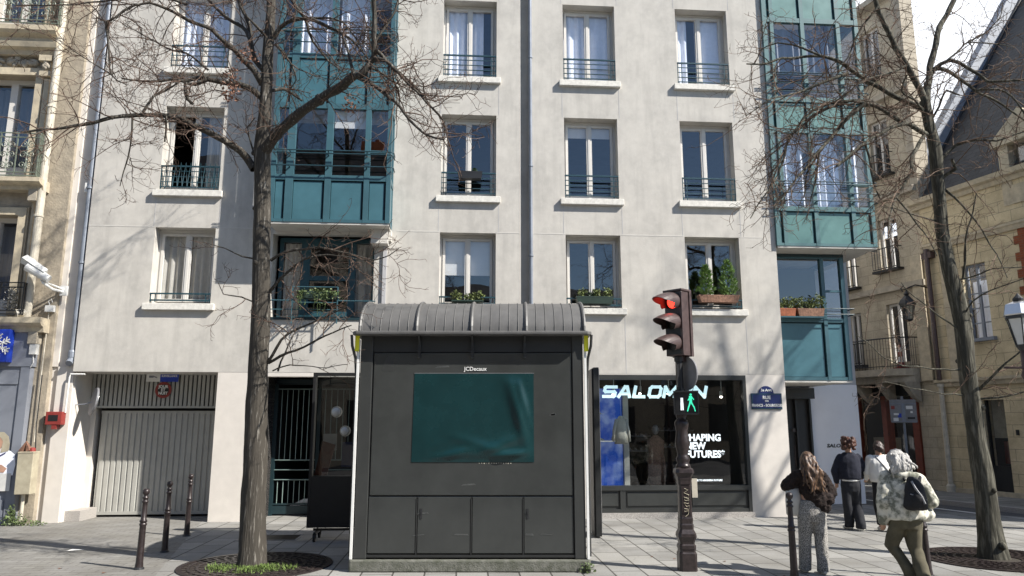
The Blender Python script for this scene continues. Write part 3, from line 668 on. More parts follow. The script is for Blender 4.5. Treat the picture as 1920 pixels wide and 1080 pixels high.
# ------------------------------------------------------------------ things fixed to the front
t = fthing('street_plaque', 'blue enamel street plaque with arched top on the pale pillar', 'street sign', 5.905, -.012, 2.575)
MB().prism([(-.365, -.185), (.365, -.185), (.365, .185), (.18, .185)] + [(.18 * math.cos(a), .185 + .17 * math.sin(a)) for a in [math.pi * k / 10 for k in range(1, 10)]] + [(-.18, .185), (-.365, .185)], -.012, .012).build('plate', 'sign_blue', t, bevel=.006)
bd = MB()
for x0, x1, z0, z1 in ((-.35, .35, -.172, -.162), (-.35, .35, .162, .172), (-.35, -.34, -.162, .162), (.34, .35, -.162, .162)): bd.box(x0, x1, -.016, -.013, z0, z1)
bd.build('border', 'sign_green', t)
text('district', '3e Arrt', .085, 'white_paint', t, (0, -.014, .255), bold=.002)
text('street_kind', 'RUE', .105, 'white_paint', t, (0, -.014, .085), bold=.003)
text('street_article', 'DES', .05, 'white_paint', t, (0, -.014, .005), bold=.002)
text('street_name', 'FRANCS - BOURGEOIS', .088, 'white_paint', t, (0, -.014, -.095), bold=.003, sx=.82)
t = fthing('no_parking_sign', 'round red and black no parking sign on the garage grille', 'sign', -8.0, .885, 2.83)
q = MB(); q.M = Matrix.Rotation(R(90), 4, 'X'); q.lathe([(.185, -.006), (.185, .006)], 32); q.M = None; q.build('disc', 'red_paint', t)
q = MB(); q.prism([(.125 * math.cos(a), .125 * math.sin(a)) for a in [2 * math.pi * k / 24 for k in range(24)]], -.012, -.0065); q.build('centre', 'black_print', t)
text('wording', 'JOUR\nET\nNUIT', .088, 'white_paint', t, (0, -.014, 0), bold=.003, line=.85)
t = fthing('surveillance_sign', 'small white and blue surveillance notice above the garage grille', 'sign', -8.04, .885, 3.13)
box('white_half', 'white_paint', t, -.36, -.05, -.01, 0, -.11, .07); box('blue_half', 'bright_blue', t, -.05, .36, -.01, 0, -.11, .07)
text('wording', 'SURVEILLANCE', .065, 'white_paint', t, (.155, -.012, .02), bold=.002, sx=.8)
MB().box(-.3, -.2, -.013, -.0105, -.02, .03).tube([(-.2, -.012, .01), (-.12, -.012, -.02)], .012, 5).build('camera_emblem', 'shop_grey', t)
t = fthing('traffic_mirror', 'round convex mirror on a bracket at the garage corner', 'mirror', -9.20, .22, 2.55)
q = MB(); q.M = Vector((.80, .58, -.16)).to_track_quat('Z', 'Y').to_matrix().to_4x4(); q.lathe([(.30, -.03), (.31, 0), (.30, .012)], 28); q.M = None; q.build('mirror_shell', 'foam_grey', t)
q = MB(); q.M = Vector((.80, .58, -.16)).to_track_quat('Z', 'Y').to_matrix().to_4x4(); q.lathe([(.29, .013), (.2, .04), (.1, .055), (.01, .06)], 28); q.M = None; q.build('mirror_face', 'aluminium', t, smooth=True)
MB().tube([(-.46, .05, -.08), (-.2, .03, -.06), (.0, 0, 0)], .012, 6).box(-.46, -.43, .0, .1, -.2, .04).build('bracket', 'zinc_pipe', t)
t = fthing('alarm_box', 'red fire alarm box on the pale strip beside the garage', 'alarm box', -9.87, .02, 2.17)
MB().box(-.17, .17, -.10, .07, -.13, .15).build('case', 'red_paint', t, bevel=.012); MB().box(-.11, .09, -.104, -.101, -.05, .08).build('window', 'black_print', t); MB().box(-.03, .07, -.09, .06, -.22, -.131).build('bell', 'red_paint', t)
t = fthing('conduit_pipe', 'thin white conduit running down the garage pillar', 'conduit', -9.66, .08, 2.3)
MB().tube([(.3, -.06, .83), (.0, -.06, .83), (-.02, -.06, .75), (-.03, -.06, .0)], .018, 8).build('conduit', 'white_paint', t)
t = fthing('security_camera', 'white security camera on a wall bracket above the shopfront', 'security camera', -9.98, -.02, 5.02)
q = MB(); d = Vector((-.78, -.12, .47)).normalized(); c0 = Vector((-.14, -.38, .13)); q.tube([c0, c0 + d * .52], [.085, .105], 14); q.build('housing', 'white_paint', t)
MB().tube([c0 + d * .1 + Vector((0, 0, .09)), c0 + d * .62 + Vector((0, 0, .12))], [.09, .11], 4).build('sun_shield', 'lamp_glass', t)
MB().tube([(.0, 0, -.08), (-.12, -.22, -.06), (-.26, -.40, .06)], .03, 8).tube([(-.0, 0, -.02), (-.3, -.4, .1)], .02, 6).box(-.07, .07, -.03, .05, -.16, .06).build('bracket', 'white_paint', t)
t = fthing('junction_box', 'small white junction box under the security camera', 'junction box', -10.22, -.03, 4.58)
MB().box(-.09, .09, -.05, .04, -.09, .05).tube([(0, -.03, .05), (-.03, -.05, .14), (.02, -.05, .2), (.05, -.03, .12)], .008, 5).build('case', 'white_paint', t)
MB().tube([(-.02, 0, -.1), (-.03, 0, -1.4), (-.02, 0, -2.9)], .013, 6).build('cable', 'pale_pipe', t)
t = fthing('wall_box', 'small grey electrical box at the end of the shop sign', 'junction box', -10.40, -.14, 3.66)
MB().box(-.07, .07, -.06, .06, -.12, .1).tube([(0, -.02, -.1), (.03, -.03, -.3), (-.02, -.02, -.4)], .01, 5).build('case', 'lamp_glass', t)
t = fthing('utility_cabinet', 'cream leaning utility cabinet on a post by the old wall', 'cabinet', -10.2, -.2, 0)
t.rotation_euler.y = R(-1)
MB().prism([(-.16, .62), (.15, .62), (.16, 1.48), (-.16, 1.48)], -.12, .12).box(-.165, .165, -.125, .12, 1.45, 1.49).build('case', 'cabinet', t, bevel=.01)
MB().tube([(-.04, 0, 0), (-.03, 0, .63)], .035, 10).build('post', 'pale_pipe', t)
MB().lathe([(.06, 0), (.055, .06), (.03, .08)], 10, (.07, 0, 1.49)).build('warning_lamp', 'red_paint', t)
MB().tube([(.1, .05, 1.5), (.05, .08, 2.0), (.06, .1, 3.1)], .012, 5).build('cable', 'dark_metal', t)
o = MB().tube([(-.1, 0, .0), (-.02, 0, .19), (.06, 0, .01)], [.07, .03, .07], 5).build('dry_bouquet', 'dry_leaf'); o.location = FW(-10.28, -.2, 1.49); tag(o, 'crumpled brown paper bag left on top of the cream cabinet', 'paper bag')

def leaves(mb, pts, size, seed=0, flat=False):
    rr = random.Random(seed)
    for p in pts:
        s = size * rr.uniform(.6, 1.3); d = Vector((rr.gauss(0, 1), rr.gauss(0, 1), rr.gauss(0, .7))).normalized(); e = d.orthogonal().normalized(); e = Quaternion(d, rr.uniform(0, 6.3)) @ e
        p = Vector(p); mb.add([p - d * s, p + e * s * .5, p + d * s, p - e * s * .5], [(0, 1, 2, 3)])
    return mb
def blob(c, r, n, seed):
    rr = random.Random(seed); o = []
    for _ in range(n):
        d = Vector((rr.gauss(0, 1), rr.gauss(0, 1), rr.gauss(0, 1))).normalized() * rr.random() ** .4
        o.append((c[0] + d.x * r[0], c[1] + d.y * r[1], c[2] + d.z * r[2]))
    return o
def planter(label, u, d, z, L, h, m, plants, group='planters on the window ledges'):
    t = fthing('planter', label, 'planter', u, d, z, group)
    b_ = MB(); w_ = .11
    b_.loft([[(-L / 2 * k, -w_ * k, zz), (L / 2 * k, -w_ * k, zz), (L / 2 * k, w_ * k, zz), (-L / 2 * k, w_ * k, zz)] for k, zz in ((.92, 0), (1, h - .03), (1.02, h - .03), (1.02, h), (.96, h))]); b_.build('trough', m, t)
    box('soil', 'soil', t, -L * .46, L * .46, -.09, .09, h - .02, h + .004)
    for k, (x, kind, s) in enumerate(plants):
        p = MB(); sd = hash(label) % 100 + k
        rr = random.Random(len(label) * 7 + k)
        if kind == 'conifer':
            pts = []
            for _ in range(900):
                zz = rr.random(); rad = .21 * s * (1 - zz) ** .55 * (.3 + .7 * rr.random() ** .5) * (1 + .5 * noise.noise(Vector((x * 9, zz * 6, k * 3.1)))) * (1 if zz > .1 else .7) * (1 + .25 * noise.noise(Vector((zz * 5, rr.random(), k))))
                a = rr.uniform(0, 6.28); pts.append((x + rad * math.cos(a), rad * .7 * math.sin(a), h + .02 + zz * .66 * s))
            for q in pts:
                a = Vector(q); o_ = (a - Vector((x, 0, a.z))); o_ = (o_.normalized() if o_.length > 0 else o_) * .05 + Vector((rr.gauss(0, .02), rr.gauss(0, .02), .06)); e = Vector((rr.gauss(0, .012), rr.gauss(0, .012), rr.gauss(0, .006)))
                p.add([a - e, a + e, a + o_], [(0, 1, 2)])
            p.build('conifer', 'leaf_conifer', t)
        else:
            leaves(p, blob((x, 0, h + .09 * s), (.12 * s, .09, .12 * s), int(110 * s), rr.random()), .032, k)
            for _ in range(14):
                a = rr.uniform(0, 6.28); p.tube([(x, 0, h), (x + .07 * s * math.cos(a), .05 * math.sin(a), h + .12 * s)], .004, 3)
            p.build('plant', kind, t)
    return t
planter('narrow dark box of pale green succulents below the white blind', -1.03, -.04, 4.80, .72, .05, 'planter_dark', [(-.25, 'leaf_sedum', 1.2), (0, 'leaf_sedum', .9), (.25, 'leaf_sedum', 1.2), (.1, 'leaf_sedum', .8)])
planter('dark green box of low flowering plants on the window ledge', 1.92, -.05, 4.80, .86, .17, 'planter_dark', [(-.28, 'leaf_sedum', 1.0), (-.05, 'leaf_dark', .8), (.05, 'leaf_sedum', 1.0), (.3, 'leaf_sedum', 1.1)])
planter('weathered terracotta trough with two bushy conifers', 4.85, -.1, 4.86, .95, .17, 'terracotta_worn', [(-.27, 'conifer', 1.05), (.26, 'conifer', 1.25)])
planter('short orange terracotta trough under the corner bay window', 6.72, .46, 4.635, .42, .19, 'terracotta', [(-.1, 'leaf_sedum', 1.1), (.1, 'leaf_sedum', 1.6)])
planter('long pale terracotta trough under the corner bay window', 7.32, .46, 4.635, .66, .19, 'terracotta_worn', [(-.2, 'leaf_sedum', 1.6), (.05, 'leaf_sedum', 1.2), (.22, 'leaf_sedum', 1.9)])
planter('black tapered planter hung on the second floor window railing', -1.0, -.12, 7.74, .56, .17, 'dark_metal', [(.1, 'leaf_dark', .5)])
t = fthing('ivy_planter', 'dark box of trailing ivy hung on the balcony rail', 'planter', -4.42, -.22, 4.82, 'planters on the window ledges')
box('trough', 'planter_dark', t, -.42, .42, -.09, .09, .0, .16, .01)
p = MB(); rr = random.Random(4)
for k in range(26):
    x = rr.choice([-.38, -.33, -.28, .02, .10, .18, .25, .38, .44]) + rr.gauss(0, .05); L = rr.uniform(.1, .3) * (2 if -.2 < x < .22 else 1.6 if x < -.25 else .7)
    pts = [(x, -.06, .17), (x + rr.gauss(0, .02), -.13, .15)] + [(x + rr.gauss(0, .03), -.14, .15 - L * q) for q in (.3, .6, 1)]
    p.tube(pts, .004, 3); leaves(p, [tuple(Vector(a).lerp(Vector(b), q) + Vector((rr.gauss(0, .02), rr.gauss(0, .012), 0))) for a, b in zip(pts[:-1], pts[1:]) for q in (0, .25, .5, .75)], .028, k)
leaves(p, blob((0, -.02, .2), (.45, .09, .06), 120, 3), .028, 99)
p.build('ivy', 'leaf_ivy', t)
o = MB(); leaves(o, blob((0, 0, .1), (.32, .14, .16), 260, 8), .03, 5); leaves(o, blob((.35, .0, .05), (.35, .1, .06), 140, 18), .025, 6); leaves(o, blob((-.15, .08, .22), (.1, .06, .22), 120, 28), .03, 7)
o = o.build('weeds', 'leaf_ivy'); o.location = FW(-10.3, -.3, 0); tag(o, 'green weeds growing at the foot of the old wall', 'weeds')

# ------------------------------------------------------------------ old ornate building on the left
L = thing('stone_townhouse', 'old ochre rendered townhouse with ornate iron balconies and a grey shopfront', 'building', FW(0, 0, 0), FYAW)
wh = [(-12.35, -11.12, 4.40, 6.68), (-12.35, -11.11, 7.50, 10.05), (-12.35, -11.1, 11.15, 13.6), (-15, -13.8, 4.4, 6.68), (-15, -13.8, 7.5, 10.05), (-15, -13.8, 11.15, 13.6)]
m_ = wall(MB(), -22, -10.12, 0, 17, wh, y0=.02, t=.35); m_.quad((-22, .02, 17), (-10.12, .02, 17), (-10.12, 12, 17), (-22, 12, 17)); m_.quad((-10.12, .02, 0), (-10.12, .02, 17), (-10.12, .9, 17), (-10.12, .9, 0)); m_.build('wall', 'old_render', L, recalc=False)
m_ = MB(); m_.quad((-22, 3.5, 0), (-10.2, 3.5, 0), (-10.2, 3.5, 17), (-22, 3.5, 17))
for z in (4.3, 7.2, 10.9, 16.8): m_.quad((-22, .4, z), (-10.2, .4, z), (-10.2, 3.5, z), (-22, 3.5, z))
m_.build('room', 'room', L)
for a, b, c, d in wh:
    f = MB(); y = .26; mid = (a + b) / 2
    f.box(a, a + .1, y, y + .1, c, d).box(b - .1, b, y, y + .1, c, d).box(a + .1, b - .1, y, y + .1, d - .1, d).box(a + .1, b - .1, y, y + .1, c, c + .4).box(mid - .08, mid + .08, y - .02, y + .1, c + .4, d - .1)
    W = f.build('window', 'window_white', L)
    for p, q in ((a + .1, mid - .08), (mid + .08, b - .1)):
        MB().quad((p, y + .05, c + .4), (q, y + .05, c + .4), (q, y + .05, d - .1), (p, y + .05, d - .1)).build('pane', 'window_glass', W)
    wavy(MB(), a + .1, b - .1, c + .3, d - .12, y + .3, .04, .2).build('curtain', 'shop_grey', W)
def cornice(u0, u1, prof, m='moulding', name='cornice'):
    """prof = [(projection, z)]"""
    return MB().prism([(-p, z) for p, z in prof], u0, u1, 'x').build(name, m, L)
for z0, z1, u1, pr in ((7.22, 7.46, -10.56, .42), (4.02, 4.33, -10.22, .36)):
    h = z1 - z0; cornice(-22, u1, [(-.02, z0), (pr * .55, z0), (pr * .6, z0 + h * .35), (pr * .85, z0 + h * .45), (pr, z0 + h * .6), (pr, z1), (-.02, z1)], name='balcony_slab')
    box('bracket', 'old_stone', L, u1 - .3, u1 - .12, -pr * .6, .0, z0 - .25, z0 + .01)
cornice(-22, -10.62, [(-.02, 10.52), (.12, 10.52), (.16, 10.62), (.26, 10.66), (.30, 10.78), (.22, 10.82), (.22, 10.9), (.34, 10.96), (.40, 11.02), (.40, 11.14), (-.02, 11.14)])
f = MB()
for a, b, c, d in wh[:3]:
    f.box(b, b + .17, -.07, .03, c, d + .17).box(a - .17, a, -.07, .03, c, d + .17).box(a, b, -.07, .03, d, d + .17).box(b + .17, b + .20, -.03, .03, c, d + .2)
f.box(-10.86, -10.80, -.05, .03, 4.4, 7.2).box(-10.90, -10.78, -.10, .03, 7.5, 9.95).box(-11.0, -10.74, -.16, .03, 10.0, 10.12).box(-10.96, -10.78, -.13, .03, 10.12, 10.36).box(-11.02, -10.74, -.2, .03, 10.36, 10.5)
f.build('window_surround', 'moulding', L)
rr = random.Random(2); q = MB()
for k in range(34):
    x = -11.75 + rr.uniform(-.62, .62); z = 10.37 + rr.gauss(0, .06) * (1.3 - abs(x + 11.75)); q.ell((x, .0, z), (rr.uniform(.05, .11), .07, rr.uniform(.03, .07)), 8, 6, Matrix.Rotation(rr.uniform(0, 3), 3, 'Y'))
q.build('carved_relief', 'old_stone', L, smooth=True)
q = MB()
for k in range(9): q.ell((-10.87 + rr.gauss(0, .04), -.14, 10.25 + rr.gauss(0, .07)), (.05, .05, .06), 8, 6)
q.build('carved_capital', 'old_stone', L, smooth=True)
def spiral(mb, x, z, y, r, sg=1, turns=1.4, ph=0, th=.011):
    pts = []
    for k in range(15):
        a = ph + sg * turns * 2 * math.pi * k / 14; q = r * (1 - .78 * k / 14); pts.append((x + q * math.cos(a), y, z + q * math.sin(a)))
    mb.tube(pts, th, 4, False)
for z0, z1, u1 in ((7.5, 8.5, -10.68), (11.2, 12.2, -10.6), (4.38, 5.07, -10.64)):
    g = MB(); y = -.34; u0 = u1 - 1.75
    for z in (z0, z0 + .08, z1 - .1, z1): g.box(u0, u1, y - .012, y + .012, z, z + .022)
    for u in (u0, u1 - .86, u1 - .5, u1 - .02): g.box(u, u + .022, y - .011, y + .011, z0, z1)
    g.box(u1 - .02, u1, y, .0, z1, z1 + .02).box(u1 - .02, u1, y, .0, z0, z0 + .02)
    for k in range(5): g.box(u1 - .011, u1 + .011, y + .06 * k + .04, y + .06 * k + .055, z0, z1)
    h = z1 - z0
    for uc in (u1 - .26, u1 - .68, u1 - 1.1, u1 - 1.5):
        for sx in (-1, 1):
            spiral(g, uc + sx * .09, z0 + h * .74, y, .085, sx, 1.4, 1.57 if sx > 0 else 1.57); spiral(g, uc + sx * .085, z0 + h * .5, y, .08, -sx, 1.4, 0 if sx < 0 else 3.14); spiral(g, uc + sx * .09, z0 + h * .26, y, .085, -sx, 1.4, -1.57)
        g.tube([(uc, y, z0 + .08), (uc, y, z1 - .1)], .011, 4)
        for q in range(3): g.ell((uc, y, z0 + h * (.38 + .12 * q)), (.03, .02, .035), 6, 4)
    g.build('balcony_railing', 'green_iron' if z0 > 5 else 'dark_metal', L)
p = MB(); p.tube([(-10.63, -.16, 4.34), (-10.62, -.16, 4.6), (-10.63, -.16, 17)], .085, 14)
for z in (6.6, 9.2, 10.9): p.lathe([(.09, 0), (.105, .01), (.105, .05), (.09, .06)], 14, (-10.63, -.16, z))
p.tube([(-10.63, -.16, 4.45), (-10.78, -.3, 4.40)], [.085, .10], 12)
p.build('downpipe', 'pale_pipe', L, smooth=False)
f = MB(); f.box(-22, -10.44, -.12, .02, 0, 4.0).box(-22, -10.40, -.16, .02, 3.28, 4.02).box(-10.62, -10.43, -.15, .02, 0, 3.28)
W = f.build('shopfront', 'shop_grey', L)
f = MB(); f.box(-22, -10.66, -.14, -.122, .1, .5); f.box(-22, -10.66, -.14, -.122, 2.9, 3.2); f.build('shopfront_panel', 'shop_grey', W)
t = fthing('shop_sign', 'blue shop sign with a white snowflake emblem', 'sign', -11.25, -.3, 3.71)
MB().box(-.6, .43, -.05, .14, -.35, .35).build('panel', 'bright_blue', t, bevel=.01)
q = MB()
for k in range(6):
    q.M = Matrix.Translation((.21, -.053, 0)) @ Matrix.Rotation(k * math.pi / 3, 4, 'Y')
    q.box(-.016, .016, -.006, .0, .04, .27)
    for z, l_ in ((.20, .075), (.13, .065)):
        for sx in (-1, 1): q.tube([(0, -.003, z - .02), (sx * l_, -.003, z + .05)], .014, 4)
    q.tube([(-.05, -.003, .085), (0, -.003, .115), (.05, -.003, .085)], .013, 4)
q.M = None; q.build('snowflake', 'white_paint', t)
# poster of a woman stuck on the shopfront
t = fthing('poster', 'flat shop sticker of a blonde woman in white holding a blank board', 'poster', -10.82, -.163, .7)
def flat(name, m, pts, d): MB().prism(pts, -d - .003, -d).build(name, m, t)
flat('board', 'lamp_glass', [(-.3, -.02), (.27, -.02), (.27, .34), (-.3, .34)], .008)
flat('blouse', 'curtain', [(-.3, .3), (.3, .3), (.33, .52), (.30, .72), (.2, .80), (.02, .86), (-.3, .84)], .003)
flat('arm', 'skin', [(-.05, .36), (.12, .36), (.17, .44), (.05, .52), (-.2, .50), (-.2, .42)], .012)
flat('face', 'skin', [(-.2, .8), (-.02, .8), (.02, .92), (.03, 1.02), (-.02, 1.1), (-.2, 1.1)], .006)
flat('hair', 'cabinet', [(.0, .76), (.16, .80), (.17, .95), (.13, 1.1), (.03, 1.19), (-.2, 1.2), (-.2, 1.08), (-.03, 1.08), (.03, 1.0)], .009)
flat('strap', 'sign_blue', [(-.2, .6), (-.2, .56), (.1, .74), (.12, .78)], .012)
# ------------------------------------------------------------------ row of stone houses down the side street
T = thing('tall_stone_house', 'tall narrow shuttered stone house with a rounded balcony down the side street', 'building', SW(0, 0, 0), SYAW)
wh = [(-1.25, -.45, 14.2, 16.2, .3), (-1.25, -.45, 10.6, 12.7, .3), (-1.25, -.45, 7.25, 9.1, .3), (-1.2, -.4, 4.1, 6.1, .3), (-2.95, -2.35, 6.9, 8.6, .3), (-2.95, -2.35, 4.1, 6.0, .3), (-2.95, -2.35, 10.6, 12.4, .3), (-3.1, -.25, .15, 3.0, .5)]
m_ = wall(MB(), -9, .55, 0, 17.2, wh, y0=.06)
m_.quad((.55, .06, 3.3), (.55, .06, 17.2), (.55, .55, 17.2), (.55, .55, 3.3)).quad((-9, .06, 17.2), (.55, .06, 17.2), (.55, .55, 17.2), (-9, .55, 17.2)).quad((-9, .55, 9), (.55, .55, 9), (.55, .55, 17.2), (-9, .55, 17.2))
m_.build('wall', 'ashlar_grey', T, recalc=False)
q = MB()
for k in range(27): q.box(.25 if k % 2 else .32, .58, .03, .60, 9 + k * .3 + .01, 9.29 + k * .3)
q.build('quoins', 'old_stone', T)
m_ = MB(); m_.quad((-9, 2, 0), (.5, 2, 0), (.5, 2, 9), (-9, 2, 9)); m_.quad((-9, .5, 9), (.5, .5, 9), (.5, .5, 17), (-9, .5, 17)); m_.build('room', 'room_dark', T)
for a, b, c, d, _ in wh[:-1]:
    f = MB(); y = .2; mid = (a + b) / 2
    f.box(a, a + .07, y, y + .06, c, d).box(b - .07, b, y, y + .06, c, d).box(a + .07, b - .07, y, y + .06, d - .07, d).box(mid - .05, mid + .05, y - .01, y + .06, c, d - .07)
    W = f.build('window', 'window_white', T)
    MB().quad((a + .07, y + .03, c), (b - .07, y + .03, c), (b - .07, y + .03, d - .07), (a + .07, y + .03, d - .07)).build('pane', 'window_glass', W)
    g = MB()
    if d - c < 1.99 or c > 7:
        for z in (.05, .75): g.box(a - .12, b + .12, -.2, -.18, c + z, c + z + .03)
        for k in range(10): g.box(a - .12 + (b - a + .24) * k / 9 - .008, a - .12 + (b - a + .24) * k / 9 + .008, -.2, -.184, c + .05, c + .78)
        g.box(a - .12, a - .1, -.2, .06, c + .75, c + .78).box(b + .1, b + .12, -.2, .06, c + .75, c + .78).box(a - .15, b + .15, -.22, .06, c - .06, c + .02)
        g.build('window_railing', 'dark_metal', T)
f = MB()
for z, pr in ((6.5, .12), (9.7, .15), (13.3, .15), (16.9, .35)): f.box(-9, .5, -pr, .058, z, z + .2)
f.build('string_course', 'old_stone', T)
# curved balcony
def arcp(r, k): a = math.pi * k; return (-1.75 + 1.75 * -math.cos(a), -r * math.sin(a) ** .7)
q = MB(); q.prism([arcp(.95, k / 16) for k in range(17)] + [(1.75 - 1.75, .055), (-3.5, .055)], 3.62, 3.84, 'z'); q.prism([arcp(.72, k / 16) for k in range(17)] + [(0, .055), (-3.5, .055)], 3.4, 3.62, 'z'); BS = q.build('balcony_slab', 'old_stone', T)
g = MB(); g.tube([(*arcp(.9, k / 24), 4.85) for k in range(25)], .022, 5).tube([(*arcp(.9, k / 24), 3.93) for k in range(25)], .016, 5)
for k in range(1, 48): g.tube([(*arcp(.9, k / 48), 3.84), (*arcp(.9, k / 48), 4.85)], .011, 4)
g.build('balcony_railing', 'dark_metal', T)
f = MB(); f.box(-3.1, -2.9, -.02, .3, .15, 3.0).box(-.5, -.25, -.02, .3, .15, 3.0).box(-1.75, -1.55, .0, .3, .15, 3.0).box(-2.9, -1.75, .0, .3, .15, .75)
W = f.build('shopfront', 'wood_red', T); MB().quad((-2.9, .2, .7), (-.5, .2, .7), (-.5, .2, 3), (-2.9, .2, 3)).build('pane', 'shop_glass', W)
MB().box(-3.1, -.25, -.03, .3, 3.0, 3.38).build('fascia', 'dark_metal', W)
for k in range(4): MB().prism([(-.05, 3.4), (-.75, 3.4), (-.3, 2.9), (-.05, 2.75)], -3.2 + k * 1.0, -3.02 + k * 1.0, 'x').build('console', 'old_stone', T)
box('shop_display', 'old_render', T, -2.8, -1.9, .6, .9, .8, 1.6)
t = sthing('traffic_cone', 'orange and white traffic cone standing on the stone balcony', 'traffic cone', -.42, -.35, 3.84)
MB().box(-.17, .17, -.17, .17, 0, .05).build('foot', 'red_paint', t); MB().lathe([(.13, .05), (.105, .22)], 16).lathe([(.082, .40), (.06, .56)], 16).lathe([(.042, .7), (.03, .8)], 16).build('cone', 'red_paint', t); MB().lathe([(.105, .22), (.082, .40)], 16).lathe([(.06, .56), (.042, .7)], 16).build('band', 'white_paint', t)

Hs = thing('mansard_stone_house', 'pale ashlar house with steep slate mansard roof and a stone dormer', 'building', SW(0, 0, 0), SYAW)
wh = [(1.85, 2.62, 4.58, 6.84, .3), (2.02, 2.70, .12, 2.76, .35), (5.2, 6.4, .12, 2.76, .35), (6, 6.8, 4.58, 6.84, .3)]
m_ = wall(MB(), .56, 11, 0, 9.0, wh, y0=0); m_.quad((11, 0, 0), (11, 0, 9), (11, 7, 9), (11, 7, 0)); m_.build('wall', 'ashlar', Hs, recalc=False)
f = MB(); f.prism([(.06, 9.0), (-.08, 9.0), (-.12, 9.12), (-.26, 9.16), (-.30, 9.3), (.06, 9.3)], .3, 11, 'x'); f.prism([(.02, 7.55), (-.08, 7.55), (-.12, 7.66), (-.16, 7.7), (-.16, 7.76), (.02, 7.76)], .56, 11, 'x'); f.prism([(.02, 3.2), (-.07, 3.2), (-.1, 3.3), (-.16, 3.34), (-.16, 3.42), (.02, 3.42)], .56, 11, 'x').box(.3, 11, -.12, -.004, 0, .16)
f.build('cornice', 'moulding', Hs)
q = MB(); sl = 1.36
q.M = Matrix.Translation((0, .02, 9.3)) @ Matrix.Rotation(math.atan(sl), 4, 'X'); q.quad((.3, 0, 0), (11, 0, 0), (11, 11, 0), (.3, 11, 0)); q.M = None
Rf = q.build('roof', 'slate', Hs)
# the slates are laid in the roof's own plane
Rf.data.transform(Matrix.Translation((0, .02, 9.3)).inverted()); Rf.data.transform(Matrix.Rotation(-math.atan(sl), 4, 'X')); Rf.location = (0, .02, 9.3); Rf.rotation_euler.x = math.atan(sl)
MB().prism([(.3, 9.3), (7.6, 9.3 + 7.3 * sl), (7.6, 9.3 + 7.3 * sl + 1.15), (.6, 9.9 + 1.0)], .02, .34, 'x').build('gable_coping', 'zinc', Hs)
MB().prism([(-.02, 9.28), (.14, 9.28), (7.3, 9.28 + 7.16 * sl), (7.2, 9.28 + 7.26 * sl)], .34, .46, 'x').build('roof_edge', 'dark_metal', Hs)
D = MB(); D.box(3.45, 3.75, -.02, 1.0, 8.3, 10.1).box(4.75, 5.05, -.02, 1.0, 8.3, 10.1).prism([(3.3, 10.1), (5.2, 10.1), (5.2, 10.25), (4.25, 11.05), (3.3, 10.25)], -.12, 1.3).box(3.75, 4.75, -.05, .2, 8.3, 8.85)
D = D.build('dormer', 'moulding', Hs); box('pane', 'window_glass', D, 3.75, 4.75, .2, .22, 8.85, 10.1); box('dormer_room', 'room_dark', D, 3.75, 4.75, .5, .52, 8.85, 10.1)
MB().box(9.3, 11.0, .5, 2.8, 9.2, 16.2).box(9.25, 11.05, .45, 2.85, 16.2, 16.45).build('chimney', 'ashlar', Rf).matrix_parent_inverse = (Matrix.Translation((0, .02, 9.3)) @ Matrix.Rotation(math.atan(sl), 4, 'X')).inverted()  # unseen stack, added to keep the sun off the white entrance wall
W = MB()
for k in range(8): W.box(3.6 + (.14 if k % 2 else 0), 5.1 - (.14 if k % 2 else 0), -.03, -.003, 5.65 + k * .245, 5.895 + k * .245)
W.build('brick_panel', 'brick', Hs)
for a, b, c, d, _ in (wh[0], wh[3]):
    f = MB(); y = .14
    f.box(a, a + .07, y, y + .06, c, d).box(b - .07, b, y, y + .06, c, d).box(a + .07, b - .07, y, y + .06, d - .07, d).box((a + b) / 2 - .04, (a + b) / 2 + .04, y, y + .06, c, d - .07).box(a - .12, b + .12, -.14, .1, c - .1, c)
    for k in range(1, 5): f.box(a + .07, b - .07, y + .01, y + .04, c + (d - c) * k / 5, c + (d - c) * k / 5 + .035)
    W = f.build('window', 'zinc_pipe', Hs)
    MB().quad((a + .07, y + .03, c), (b - .07, y + .03, c), (b - .07, y + .03, d - .07), (a + .07, y + .03, d - .07)).build('pane', 'window_glass', W); wavy(MB(), a + .1, b - .1, c, d - .5, y + .15, .02, .12).build('curtain', 'curtain', W)
q = MB(); q.quad((.6, 1.6, 0), (10, 1.6, 0), (10, 1.6, 7.2), (.6, 1.6, 7.2)); q.build('room', 'room_dark', Hs)
for a, b, c, d, _ in wh[1:3]:
    f = MB(); f.box(a, a + .05, .1, .2, c, d).box(b - .05, b, .1, .2, c, d).box(a + .05, b - .05, .1, .2, c, c + .75); W = f.build('shopfront', 'dark_metal', Hs)
    MB().quad((a + .05, .14, c + .75), (b - .05, .14, c + .75), (b - .05, .14, d), (a + .05, .14, d)).build('pane', 'shop_glass', W); box('upper_board', 'old_render', W, a + .05, b - .05, .3, .33, d - 1.1, d)
    wavy(MB(), a + .12, b - .1, c + .8, d - 1.2, .55, .05, .2).build('red_garment', 'wood_red', W)
p = MB(); p.tube([(.80, -.16, 3.42), (.80, -.16, 7.6)], .075, 10).box(.62, .98, -.2, 0, 7.3, 7.5); p.build('upper_downpipe', 'wood_red', Hs); MATS['pipe_brown'] = MATS['iron_brown']; bpy.data.objects['upper_downpipe'].data.materials[0] = MATS['iron_brown']
p = MB(); p.tube([(.80, -.14, .1), (.80, -.14, 3.3)], .075, 12).lathe([(.10, 0), (.10, .1)], 12, (.8, -.14, 3.2)).lathe([(.13, 0), (.13, .18), (.09, .24)], 12, (.8, -.14, .03)); p.build('lower_downpipe', 'pale_pipe', Hs, smooth=False)
f = MB()
for s_, w_ in ((.05, .42), (1.15, .5)): f.box(s_, s_ + w_, -.06, -.002, 3.43, 7.5)
f.build('pilaster', 'moulding', Hs)
